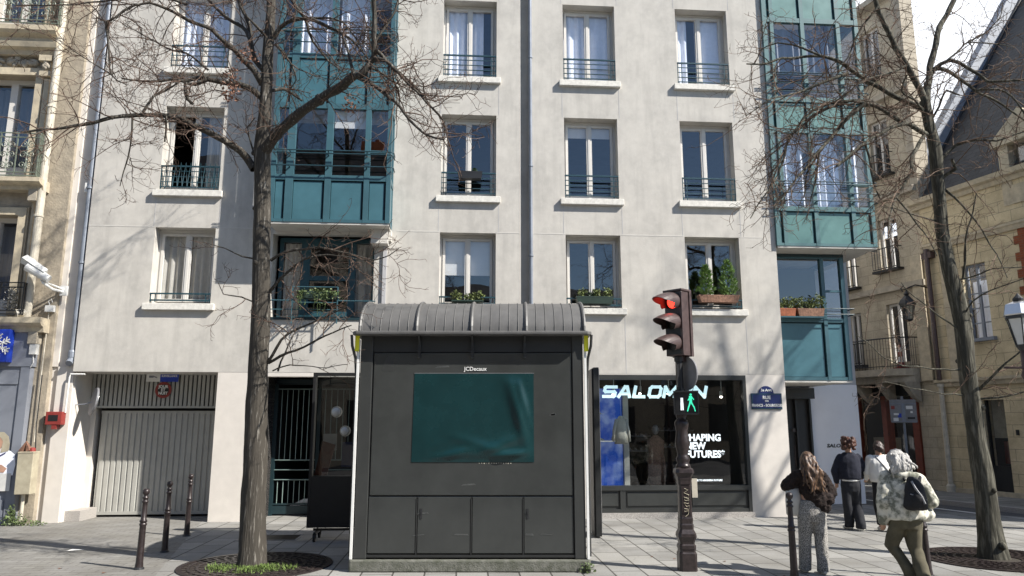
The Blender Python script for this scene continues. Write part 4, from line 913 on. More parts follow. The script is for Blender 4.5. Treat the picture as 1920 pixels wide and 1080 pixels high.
box('wall_fitting', 'dark_metal', Hs, 3.0, 3.06, -.06, 0, 1.75, 1.9)
# wall lantern
def lantern(t, s=1., z=0.):
    f = MB(); b0, b1, h = .105 * s, .20 * s, .42 * s
    for k in range(6):
        a = math.pi / 3 * k; f.tube([(b0 * math.cos(a), b0 * math.sin(a), z), (b1 * math.cos(a), b1 * math.sin(a), z + h)], .011 * s, 4)
    f.lathe([(b0 * .5, -.06 * s), (b0 * 1.08, -.02 * s), (b0 * 1.08, 0)], 6, (0, 0, z)); f.lathe([(.04 * s, h + .26 * s), (.075 * s, h + .28 * s), (.075 * s, h + .31 * s), (.03 * s, h + .36 * s), (.0, h + .4 * s)], 12, (0, 0, z), False)
    f.lathe([(b1 * 1.12, h - .01 * s), (b1 * 1.12, h + .03 * s), (b1 * .9, h + .12 * s), (.05 * s, h + .26 * s)], 6, (0, 0, z))
    return f, b0, b1, h
t = sthing('wall_lantern', 'black iron lantern hanging from a scrolled wall bracket', 'lantern', .42, -.75, 5.35)
f, b0, b1, h = lantern(t, 1.15); f.tube([(0, 0, .85), (0, 0, 1.0), (-.1, 0, 1.1), (-.2, .0, 1.02), (-.13, 0, .92)], .018, 6).tube([(0, 0, 1.0), (.1, .3, 1.12), (.25, .72, 1.02)], .022, 6)
f.build('frame', 'dark_metal', t); MB().lathe([(b0 * .9, .01), (b1 * .93, h - .01)], 6).build('glazing', 'case_glass', t)
# street lamp at the right edge
t = thing('street_lamp', 'iron street lamp with pale lantern panes at the right edge', 'street lamp', (6.45, 9.3, 0))
f, b0, b1, h = lantern(t, .82, 3.03)
f.tube([(0, 0, 2.96), (0, 0, 3.02)], [.05, .09], 10); f.build('lantern_frame', 'dark_metal', t)
MB().lathe([(b0 * .95, .01), (b1 * .97, h - .01)], 6, (0, 0, 3.03)).build('lantern_glass', 'lamp_glass', t)
MB().lathe([(.175, 0), (.20, .02), (.17, .15), (.07, .19)], 6, (0, 0, 3.40)).build('lantern_hood', 'aluminium', t)
MB().lathe([(.17, 0), (.17, .25), (.12, .35), (.13, .6), (.085, .75), (.07, 1.2), (.08, 1.25), (.055, 1.35), (.045, 2.6), (.07, 2.65), (.05, 2.72), (.05, 2.98)], 16).tube([(-.28, 0, 2.75), (.28, 0, 2.75)], .016, 6).build('post', 'iron_brown', t, smooth=True)
# back of a road sign
t = thing('road_sign', 'grey back of a road sign covered in stickers', 'road sign', (11.95, 22.9, 0), R(-20))
MB().prism([(.36 * sx * (1 if j else .94), 2.1 + sz) for sx, sz, j in ((-1, .04, 1), (-1, .66, 1), (-1, .70, 0), (1, .70, 0), (1, .66, 1), (1, .04, 1), (1, 0, 0), (-1, 0, 0))], -.015, .015).build('sign_plate', 'foam_grey', t)
MB().tube([(0, .05, 0), (0, .05, 2.9)], .038, 10).build('post', 'zinc_pipe', t)
MB().box(-.36, .36, -.03, -.016, 2.12, 2.14).box(-.36, .36, -.03, -.016, 2.66, 2.68).box(-.05, .05, -.03, -.016, 2.14, 2.66).build('stiffener', 'zinc_pipe', t)
for m_n, x, z, a, b in (('red_paint', -.28, 2.56, .05, .05), ('white_paint', -.2, 2.36, .07, .03), ('white_paint', -.22, 2.2, .07, .05), ('bright_blue', -.11, 2.32, .05, .06), ('white_paint', .17, 2.56, .09, .05), ('white_paint', .22, 2.42, .03, .03), ('black_print', .2, 2.24, .1, .03)):
    box('sticker', m_n, t, x - a, x + a, -.0165, -.0155, z - b, z + b)
# houses across the road behind the viewer: they are what the windows mirror
Op = thing('opposite_building', 'dark roofed row across the road, mirrored in the window panes', 'building', (0, -11, 0))
MB().box(-40, -.5, -12, 0, -.09, 15.5).build('wall', 'old_stone', Op)
q = MB(); q.prism([(.4, 15.5), (-3, 19.3), (-9, 19.3), (-12.4, 15.5)], -40, -.5, 'x'); RF = q.build('roof', 'slate', Op)
q = MB()
for x in (-5.5, -3.2, -15, -24): q.box(x, x + 1.3, -6, -4, 18, 20.6).lathe([(.14, 0), (.12, .5)], 8, (x + .3, -5, 20.6)).lathe([(.14, 0), (.12, .5)], 8, (x + .9, -5, 20.6))
q.build('chimney', 'brick', RF)
for x in range(-38, -2, 3):
    for z in (1.0, 4.6, 8.2, 11.8): box('window', 'black_print', Op, x, x + 1.2, -.02, .03, z, z + 2.2)
Oq = thing('opposite_low_house', 'lower grey house across the road, mirrored in the first floor panes', 'building', (10.5, -11, 0))
MB().box(-10.9, 12, -10, 0, -.09, 8).build('wall', 'old_render', Oq); MB().prism([(.4, 8), (-5, 11.5), (-10.4, 8)], -10.9, 12, 'x').build('roof', 'slate', Oq)
for x in range(-9, 11, 3):
    for z in (1.0, 4.4): box('window', 'black_print', Oq, x, x + 1.2, -.02, .03, z, z + 2.2)
# ------------------------------------------------------------------ advertising kiosk
K = thing('kiosk', 'dark grey street kiosk with ribbed barrel roof and a green poster on its front', 'kiosk', (-.60, 11.05, 0))
MB().prism([(-1.70, -.09), (1.70, -.09), (1.72, .0), (1.66, 2.3), (-1.66, 2.3), (-1.72, 0)], 0, .165, 'z').build('plinth', 'concrete', K, bevel=.02)
MB().box(-1.5, 1.5, .03, 2.25, .19, 3.36).build('body', 'kiosk_dark', K)
f = MB()
for x0, x1 in ((-1.655, -1.475), (1.495, 1.655)): f.box(x0, x1, -.03, 2.28, .17, 3.36)
f.box(-1.475, 1.495, .005, .03, 1.0, 1.03)
f.build('corner_post', 'kiosk_paint', K, bevel=.008)
box('front_panel', 'kiosk_panel', K, -1.455, 1.478, -.012, .03, 1.045, 3.10, .006)
for i, (a, b) in enumerate(((-1.465, -.785), (-.755, .0), (.03, .745), (.775, 1.478))):
    D = box('cupboard_door', 'kiosk_panel', K, a, b, -.010, .03, .245, 1.02, .005)
    if i in (1, 3): MB().box(a + .035, a + .065, -.018, -.0105, .72, .86).box(a + .042, a + .058, -.026, -.018, .78, .82).build('handle', 'dark_metal', D)
f = MB(); f.box(-1.475, 1.495, -.02, .03, .19, .225)
for x in (-.77, .015, .76): f.box(x - .008, x + .008, -.016, .03, .225, 1.0)
f.build('door_frame', 'kiosk_dark', K)
box('fascia', 'kiosk_dark', K, -1.475, 1.495, .0, .03, 3.115, 3.36)
for x in (-.78, .01, .79): MB().box(x - .02, x + .02, -.06, .0, 3.02, 3.36).box(x - .028, x + .028, -.07, -.05, 3.10, 3.13).prism([(-.06, 3.25), (-.17, 3.35), (-.06, 3.35)], x - .012, x + .012, 'x').build('roof_bracket', 'kiosk_dark', K)
# edges painted white for the gleam of lit aluminium, and curved side stays
for sx in (-1, 1): MB().box(*sorted((sx * 1.672, sx * 1.705)), -.05, .02, .17, 3.3).build('edge_trim', 'white_paint', K); MB().box(*sorted((sx * 1.716, sx * 1.732)), .05, .09, .17, 3.2).build('edge_trim', 'lamp_glass', K)
for sx in (-1, 1): MB().tube([(sx * 1.78, -.12, 3.36), (sx * 1.77, -.10, 3.2), (sx * 1.73, -.03, 3.02), (sx * 1.71, .0, 2.7), (sx * 1.715, .02, .2)], .022, 6).build('side_stay', 'kiosk_dark', K)
for sx in (-1, 1): box('yellow_strip', 'yellow', K, *sorted((sx * 1.675, sx * 1.735)), -.075, -.04, 3.12, 3.35)
# roof: ribbed barrel with rounded hips
XL, XR, YF, YB, ZB, HT = -1.67, 1.69, -.17, 2.50, 3.41, .545
def roofp(x, th, k=0.):
    h = HT + k
    ry = .98 + k
    if th < .5: a = th * math.pi; return (x, YF + .98 - ry * math.cos(a), ZB + h * math.sin(a))
    a = (1 - th) * math.pi; return (x, YB - .98 + ry * math.cos(a), ZB + h * math.sin(a))
xs = [XL + (XR - XL) * i / 60 for i in range(61)]; ths = [i / 24 for i in range(25)]
q = MB(); q.add([roofp(x, th) for x in xs for th in ths], [(i * 25 + j, i * 25 + j + 1, (i + 1) * 25 + j + 1, (i + 1) * 25 + j) for i in range(60) for j in range(24)])
q.add([roofp(XL, t) for t in ths], [tuple(range(25))]); q.add([roofp(XR, t) for t in ths], [tuple(range(25))])
RF = q.build('roof', 'kiosk_roof', K, smooth=True)
q = MB()
for i in range(25):
    x = -1.62 + 3.26 * i / 24
    big = i in (6, 12, 18)
    if big: continue
    q.tube([roofp(x, t, .004) for t in ths], .006, 4)
q.build('roof_seam', 'kiosk_roof', RF)
q = MB()
for x in (-.81, 0, .81, -1.65, 1.67):
    q.tube([roofp(x, t, .010) for t in ths], .026, 6)
q.build('roof_rib', 'kiosk_roof', RF)
f = MB(); P_ = [(XL - .07, YF - .04), (XR + .07, YF - .04), (XR + .07, YB + .04), (XL - .07, YB + .04)]
f.prism([(XL - .09, YF + .02), (XL - .03, YF - .05), (XR + .03, YF - .05), (XR + .09, YF + .02), (XR + .09, YB), (XL - .09, YB)], 3.352, 3.408, 'z'); f.build('gutter', 'kiosk_roof', RF, bevel=.015)
# poster film, rippled where it has come loose
nx, nz_ = 60, 44; q = MB(); x0, x1, z0, z1 = -.845, .92, 1.51, 2.795
def rip(x, z):
    u = (x - x0) / (x1 - x0); v = (z - z0) / (z1 - z0); r = 0
    for (ax, az, bx, bz, w_, h) in ((.78, 1, .98, .05, .05, .045), (.86, .95, 1.0, .3, .03, .04), (.15, .02, .55, .16, .05, .04), (.45, .03, .9, .30, .055, .036), (.3, .3, .95, .02, .05, .02), (.62, .05, .98, .12, .03, .05), (.05, .1, .4, .3, .07, .008)):
        d = Vector((bx - ax, bz - az)); p = Vector((u - ax, v - az)); t = max(0, min(1, p.dot(d) / d.dot(d))); e = (p - d * t).length
        r += h * math.exp(-(e / w_) ** 2) * math.sin(math.pi * min(1, max(0, t * .9 + .05)))
    e = min(u, 1 - u, v * 1.4 + .02, 1 - v); return -.018 - (r + .004 * noise.noise(Vector((u * 5, v * 5, 0))) + .003) * min(1, e * 9)
q.add([(x0 + (x1 - x0) * i / nx + (.02 * (1 - j / nz_) * (-1 if i < 3 else 0)), rip(x0 + (x1 - x0) * i / nx, z0 + (z1 - z0) * j / nz_), z0 + (z1 - z0) * j / nz_) for i in range(nx + 1) for j in range(nz_ + 1)], [(i * (nz_ + 1) + j, (i + 1) * (nz_ + 1) + j, (i + 1) * (nz_ + 1) + j + 1, i * (nz_ + 1) + j + 1) for i in range(nx) for j in range(nz_)])
PO = q.build('poster', 'poster_film', K, smooth=True)
f = MB()
for (a, b, c, d) in ((x0 - .006, x1 + .006, 2.795, 2.801),): f.box(a, b, -.02, -.0125, c, d)
f.build('poster_edge', 'foam_grey', PO)
text('maker_name', 'JCDecaux', .082, 'white_paint', K, (.055, -.0145, 2.86), bold=.001)
rr = random.Random(3); f = MB()
for k in range(14): x = .12 + k * .035; f.box(x, x + rr.uniform(.006, .018), -.0136, -.0125, 1.485 + rr.uniform(0, .012), 1.50)
f.build('torn_paper', 'pale_pipe', K)
rr = random.Random(8)
for k in range(9):      # scuffs and old sticker marks on the painted front
    x, z, a = rr.uniform(-1.35, 1.35), rr.choice((1.12, 1.2, 1.3, .5, .8, 2.9, 2.2)), rr.uniform(-.5, .5); x = x if not (1.45 < z < 2.85 and abs(x) < 1.0) else 1.2
    l_, h_ = rr.uniform(.03, .12), rr.uniform(.004, .02); MB().prism([(x - l_, z - h_ + a * .03), (x + l_, z - h_), (x + l_ * .8, z + h_), (x - l_ * .7, z + h_ + a * .03)], -.0134, -.0123 if z > 1.04 else -.0105).build('scuff', 'kiosk_scuff', K)
f = MB(); f.prism([(-1.33, 2.86), (-1.28, 3.02), (-1.24, 3.05), (-1.17, 3.05), (-1.15, 2.86), (-1.16, 2.83), (-1.32, 2.83)], -.0132, -.0122); f.build('sticker_trace', 'kiosk_paint', K)
tag(MB().tube([(0, 0, 0), (.03, .01, .12), (-.01, 0, .2)], .006, 4).build('weeds', 'leaf_ivy'), 'small green weeds at the right foot of the kiosk', 'weeds')
o = bpy.data.objects['weeds.001'] if 'weeds.001' in bpy.data.objects else bpy.data.objects['weeds']
q = MB(); leaves(q, blob((0, 0, .06), (.12, .08, .08), 90, 4), .025, 3); o.data = q.mesh('weeds'); o.data.materials.append(MATS['leaf_ivy']); o.location = (1.06, 10.93, 0)
# wheeled glass cases behind the kiosk
t = thing('display_case', 'tall black wheeled glass case standing behind the left of the kiosk', 'display case', (-3.05, 14.0, 0), R(4), 'wheeled cases by the kiosk')
f = MB()
for x in (-.66, .62): f.box(x, x + .05, -.09, .09, .22, 3.0)
f.box(-.61, .62, -.09, .09, .22, .27).box(-.61, .62, -.09, .09, 2.95, 3.0).box(-.61, .62, -.085, .085, .27, 1.12); f.build('frame', 'black_print', t)
q = MB(); q.quad((-.61, -.07, 1.12), (.62, -.07, 1.12), (.62, -.07, 2.95), (-.61, -.07, 2.95)); q.build('pane', 'case_glass', t)
f = MB(); f.box(-.55, .58, -.02, .02, .16, .20).box(-.5, -.46, -.25, .25, .12, .16).box(.45, .49, -.25, .25, .12, .16); f.box(-.48, -.46, -.02, .02, .16, .24).box(.46, .48, -.02, .02, .16, .24); f.build('chassis', 'dark_metal', t)
for x in (-.48, .47):
    for y in (-.25, .25):
        q = MB(); q.M = Matrix.Translation((x, y, .06)) @ Matrix.Rotation(R(90), 4, 'Y'); q.lathe([(.06, -.018), (.06, .018)], 14); q.M = None; q.box(x - .03, x + .03, y - .01, y + .01, .06, .14); q.build('castor', 'rubber', t)
for i, (x, z, r, lab) in enumerate(((-.22, 2.28, .105, 'round white paper lamp, the upper of two inside the black case'), (-.05, 1.93, .10, 'round cream paper lamp, the lower of two inside the black case'))):
    o = thing('paper_lamp', lab, 'lamp', tuple(Vector((-3.05, 14.0, 0)) + Matrix.Rotation(R(4), 3, 'Z') @ Vector((x, .0, z))), R(4), 'paper lamps in the case'); q = MB(); q.ell((0, 0, 0), r, 16, 10); q.build('shade', 'lamp_glass', o, smooth=True); MB().tube([(0, 0, r), (0, 0, 2.94 - z)], .004, 4).build('cord', 'black_print', o)
t2 = thing('magazine', 'red and pale magazines leaning inside the black glass case', 'magazines', (-3.05, 14.0, 1.13), R(4)); q = MB()
q.prism([(-.58, 0), (-.35, 0), (-.22, .55), (-.45, .62)], .0, .02); q.build('cover', 'wood_red', t2); box('paper', 'curtain_beige', t2, -.45, -.2, .03, .04, .45, .75); box('folder', 'sign_blue', t2, -.1, .18, .03, .05, .15, .6); box('stand', 'cabinet', t2, .25, .4, .02, .05, .1, 1.0)
t = thing('shutter_panel', 'narrow dark folded shutter panel standing behind the right of the kiosk', 'panel', (1.62, 14.2, 0))
f = MB(); f.box(-.07, .03, -.05, .6, .03, 3.12).box(-.1, -.07, .0, .6, .03, 3.1); f.build('panel', 'kiosk_dark', t); box('edge', 'aluminium', t, .032, .04, -.04, 0, .1, 3.1)

# ------------------------------------------------------------------ traffic light
t = thing('traffic_light', 'brown cast iron traffic light showing red above a green walking figure', 'traffic light', (2.51, 11.14, 0))
def sq(mb, prof, c=(0, 0), ch=.0):
    rings = []
    for r, z in prof: r *= .85; k = r * .72; rings.append([(c[0] + x, c[1] + y, z) for x, y in ((-k, -r), (k, -r), (r, -k), (r, k), (k, r), (-k, r), (-r, k), (-r, -k))])
    mb.loft(rings); return mb
f = MB(); sq(f, [(.148, 0), (.148, .24), (.132, .26), (.130, .29), (.14, .30), (.14, .35), (.12, .37), (.125, .40), (.155, .47), (.15, .51), (.115, .57), (.118, .60), (.118, .63), (.108, .65), (.113, .70), (.113, .72), (.106, .74), (.098, 1.18), (.112, 1.20), (.112, 1.24), (.12, 1.27), (.12, 1.30), (.16, 1.36), (.15, 1.41), (.10, 1.44)])
f.box(-.062, .062, -.104, -.09, .80, 1.16); f.build('pedestal', 'cast_iron', t)
q = MB(); q.lathe([(.115, 1.43), (.10, 1.47), (.085, 1.49), (.095, 1.53), (.10, 1.56), (.078, 1.60), (.075, 1.63), (.10, 1.72), (.105, 1.80), (.092, 1.88), (.085, 1.96), (.092, 2.0), (.10, 2.03), (.105, 2.07), (.085, 2.11), (.06, 2.13), (.078, 2.17), (.078, 2.20), (.05, 2.24), (.042, 2.3)], 20); q.build('baluster', 'cast_iron', t, smooth=True)
q = MB(); q.lathe([(.055, 2.3), (.055, 3.06)], 12).lathe([(.075, 2.52), (.075, 2.56)], 12).lathe([(.07, 2.98), (.07, 3.05)], 12).box(-.05, -.02, -.08, .0, 2.6, 2.95); q.build('pole', 'dark_metal', t)
pts = [(-.02, 1.14), (.03, 1.12), (-.03, 1.08), (.04, 1.05), (.035, 1.0), (-.03, 1.02), (-.02, .97), (.04, .98), (.03, .93), (-.035, .94), (.0, .89), (.04, .90), (.035, .85), (-.03, .86), (-.03, .82), (.03, .83), (.02, .78), (-.02, .75)]
MB().tube([(x, -.108, z) for x, z in pts], .0045, 4).build('graffiti_scrawl', 'cabinet', t)
box('notice', 'pale_pipe', t, .125, .205, .04, .05, 1.0, 1.27)
q = MB(); q.M = Matrix.Translation((.12, .0, 2.80)) @ Matrix.Rotation(R(-68), 4, 'Z') @ Matrix.Rotation(R(90), 4, 'X'); q.lathe([(.245, -.012), (.25, 0), (.245, .012)], 32); q.M = None; q.build('round_sign', 'foam_grey', t)
# walking figure signal
PM = Matrix.Translation((.06, -.10, 2.365)) @ Matrix.Rotation(R(-14), 4, 'Z')
q = MB(); q.M = PM; q.box(-.165, .165, -.07, .12, -.165, .165).box(-.18, .18, -.10, -.07, .150, .172).box(-.18, .18, -.10, -.07, -.172, -.150).box(-.18, -.165, -.10, .1, -.15, .15).box(.165, .18, -.10, .1, -.15, .15); W = q.build('pedestrian_signal', 'dark_metal', t)
q = MB(); q.M = PM; q.box(-.15, .15, -.073, -.0705, -.145, .145); q.build('signal_face', 'black_print', W)
def fig(parts, name, m):
    q = MB(); q.M = PM
    for p in parts: q.prism(p, -.078, -.0735)
    q.build(name, m, W)
def seg(a, b, wa, wb):
    a = Vector(a); b = Vector(b); n = (b - a).normalized(); n = Vector((-n.y, n.x)); return [tuple(a + n * wa), tuple(a - n * wa), tuple(b - n * wb), tuple(b + n * wb)]
cir = lambda c, r: [(c[0] + r * math.cos(k * .628), c[1] + r * math.sin(k * .628)) for k in range(10)]
gx = .065; fig([cir((gx + .005, .115), .017), seg((gx, .095), (gx + .002, .0), .022, .018), seg((gx, .09), (gx - .038, .03), .008, .006), seg((gx + .01, .09), (gx + .048, .04), .008, .006), seg((gx + .004, .01), (gx + .045, -.065), .012, .008), seg((gx + .045, -.06), (gx + .062, -.128), .009, .007), seg((gx - .004, .01), (gx - .03, -.065), .012, .008), seg((gx - .03, -.06), (gx - .05, -.128), .009, .007)], 'walking_figure', 'lit_green')
gx = -.06; fig([seg((gx, .07), (gx, -.0), .018, .018), seg((gx - .011, .0), (gx - .013, -.11), .009, .009), seg((gx + .011, .0), (gx + .013, -.11), .009, .009)], 'standing_figure', 'dim_figure')
# three lens head
HM = Matrix.Translation((.0, -.02, 3.56)) @ Matrix.Rotation(R(-47), 4, 'Z')
q = MB(); q.M = HM; q.box(-.155, .155, -.10, .08, -.50, .47).box(-.175, .175, .08, .14, -.51, .50).box(-.17, .17, -.12, .13, .47, .505)
for z in (-.33, .0, .33): pass
q.box(.12, .162, -.115, -.1, -.48, .46); q.box(-.06, .06, .0, .1, -.58, -.5)
Hd = q.build('signal_head', 'signal_brown', t, bevel=.008)
q = MB(); q.M = HM; q.box(-.14, .119, -.106, -.1005, -.48, .455); q.build('face_plate', 'dark_metal', Hd)
for i, z in enumerate((.315, .0, -.315)):
    q = MB(); q.M = HM @ Matrix.Translation((0, -.106, z)) @ Matrix.Rotation(R(90), 4, 'X'); q.lathe([(.098, 0), (.09, .015), (.06, .032), (.02, .04)], 24); q.build('lens', 'lit_red' if i == 0 else 'black_print', Hd, smooth=True)
    q = MB(); q.M = HM; vs = []; n = 22
    for th in (0, .006):
        for s in range(5):
            for k in range(n + 1):
                a = math.pi * (-.22 + 1.44 * k / n); rr_ = (.136 + th) * (1 - .06 * s / 4); L_ = (.46 * (.32 + .68 * (max(0, math.sin(a)) ** .7 if math.sin(a) > 0 else 0)))
                y = -.10 - L_ * s / 4; vs.append((rr_ * math.cos(a), y, z + rr_ * math.sin(a) - .07 * (s / 4) ** 2 * L_ / .3))
    m1 = n + 1; fs = [(o_ + s * m1 + k, o_ + s * m1 + k + 1, o_ + (s + 1) * m1 + k + 1, o_ + (s + 1) * m1 + k) for o_ in (0, 5 * m1) for s in range(4) for k in range(n)]
    fs += [(4 * m1 + k, 4 * m1 + k + 1, 9 * m1 + k + 1, 9 * m1 + k) for k in range(n)] + [(s * m1 + e, (s + 1) * m1 + e, 5 * m1 + (s + 1) * m1 + e, 5 * m1 + s * m1 + e) for s in range(4) for e in (0, n)]
    q.add(vs, fs); q.build('visor', 'signal_brown', Hd, smooth=False)
# ------------------------------------------------------------------ bollards
bp = [(.058, 0), (.055, .06), (.050, .1), (.044, .55), (.043, .60), (.052, .61), (.052, .63), (.044, .635), (.044, .65), (.052, .655), (.052, .675), (.040, .69), (.034, .88), (.033, .92), (.046, .93), (.046, .95), (.034, .955), (.03, .98), (.044, .985), (.044, 1.0), (.026, 1.015), (.024, 1.03), (.040, 1.045), (.050, 1.07), (.046, 1.10), (.026, 1.122), (.0, 1.126)]
def mk_bollard():
    t = thing('bollard', 'x', 'bollard', (0, 0, 0), 0, 'slim bollards along the pavement')
    MB().lathe(bp, 18, (0, 0, 0), False).build('shaft', 'cast_iron', t, smooth=True)
    MB().lathe([(.075, 0), (.07, .02), (.058, .03)], 18).build('collar', 'dark_metal', t)
    return t
b0_ = mk_bollard()
for i, (x, y, lb) in enumerate(((-5.38, 11.22, 'dark brown bollard nearest the viewer, left of the near tree trunk'), (-5.68, 12.67, 'middle of the three dark bollards before the garage door'), (-6.08, 14.43, 'farthest of three bollards, closest to the garage door'), (3.84, 10.60, 'dark bollard beside the woman in patterned trousers'), (5.70, 10.66, 'dark bollard partly hidden behind the grey haired walker'))):
    o = b0_ if i == 0 else copy_tree(b0_); o.location = (x, y, 0); o['label'] = lb; o.rotation_euler.y = (R(.6), 0, 0, 0, R(-1))[i]; 
# ------------------------------------------------------------------ tree grates, litter, manhole
def grate(label, x, y):
    t = thing('tree_grate', label, 'tree grate', (x, y, .004), 0, 'round tree grates')
    q = MB()
    for r in (.32, .44, .56, .68, .80, .92): q.lathe([(r, 0), (r, .012), (r + .035, .012), (r + .035, 0)], 48, (0, 0, 0), False)
    q.lathe([(1.02, 0), (1.02, .014), (1.10, .014), (1.10, 0)], 48, (0, 0, 0), False)
    q.build('ring', 'cast_iron', t)
    q = MB()
    for k in range(36):
        for r, off in ((.355, 0), (.475, .5), (.595, 0), (.715, .5), (.835, 0), (.955, .5)):
            a = 2 * math.pi * (k + off) / 36; q.M = Matrix.Rotation(a, 4, 'Z'); q.box(r, r + .085, -.018, .018, .001, .010)
    q.M = None; q.build('grating', 'cast_iron', t)
    q = MB(); q.lathe([(1.09, -.002), (1.09, .0)], 48); q.build('earth', 'soil', t)
    return t
grate('round iron grate with grass growing through, under the near left tree', -3.78, 11.5)
grate('round iron grate in shade under the right tree', 7.5, 12.0)
rr = random.Random(6); q = MB()
for k in range(2600):
    a = rr.uniform(0, 6.28); r_ = .95 * rr.random() ** .6; x, y = r_ * math.cos(a) * .70 + .10, -abs(r_ * math.sin(a)) * .50 - .10 + rr.gauss(0, .08)
    if x * x + (y) ** 2 < .04: continue
    if rr.random() < .35 + .9 * noise.noise(Vector((x * 5, y * 5, 0))): continue
    h = rr.uniform(.015, .06); d = Vector((rr.gauss(0, .03), rr.gauss(0, .03), h)); e = Vector((rr.gauss(0, .008), rr.gauss(0, .008), 0)); p = Vector((x, y, .004)); q.add([p - e, p + e, p + d], [(0, 1, 2)])
o = q.build('grass', 'grass', recalc=False); o.location = (-3.86, 11.5, .0); tag(o, 'bright green grass at the foot of the left tree', 'grass', kind='stuff')
o = MB().quad((-.11, -.06, .002), (.1, -.05, .012), (.12, .06, .004), (-.08, .05, .015)).build('paper_scrap', 'white_paint'); o.location = (-7.23, 12.83, 0); tag(o, 'white paper scrap lying on the driveway', 'litter')
t = thing('manhole_cover', 'rectangular metal cover set in the shaded pavement behind the tree', 'manhole cover', (-4.45, 14.2, .003), R(4)); box('cover', 'cast_iron', t, -.5, .5, -.3, .3, 0, .004); MB().box(-.54, .54, -.34, -.31, 0, .006).box(-.54, .54, .31, .34, 0, .006).box(-.54, -.51, -.31, .31, 0, .006).box(.51, .54, -.31, .31, 0, .006).build('rim', 'foam_grey', t)
rr = random.Random(9)
for k in range(20):
    o = MB().quad((-.03, -.012, .002), (.02, -.02, .01), (.03, .014, .003), (-.02, .02, .012)).build('dry_leaf', 'dry_leaf'); o.location = (rr.uniform(-8, 6.5), rr.uniform(9.5, 15.5), .001); o.rotation_euler.z = rr.uniform(0, 6); tag(o, 'tiny dry brown leaf lying on the paving', 'leaf', 'dry leaves scattered on the paving')
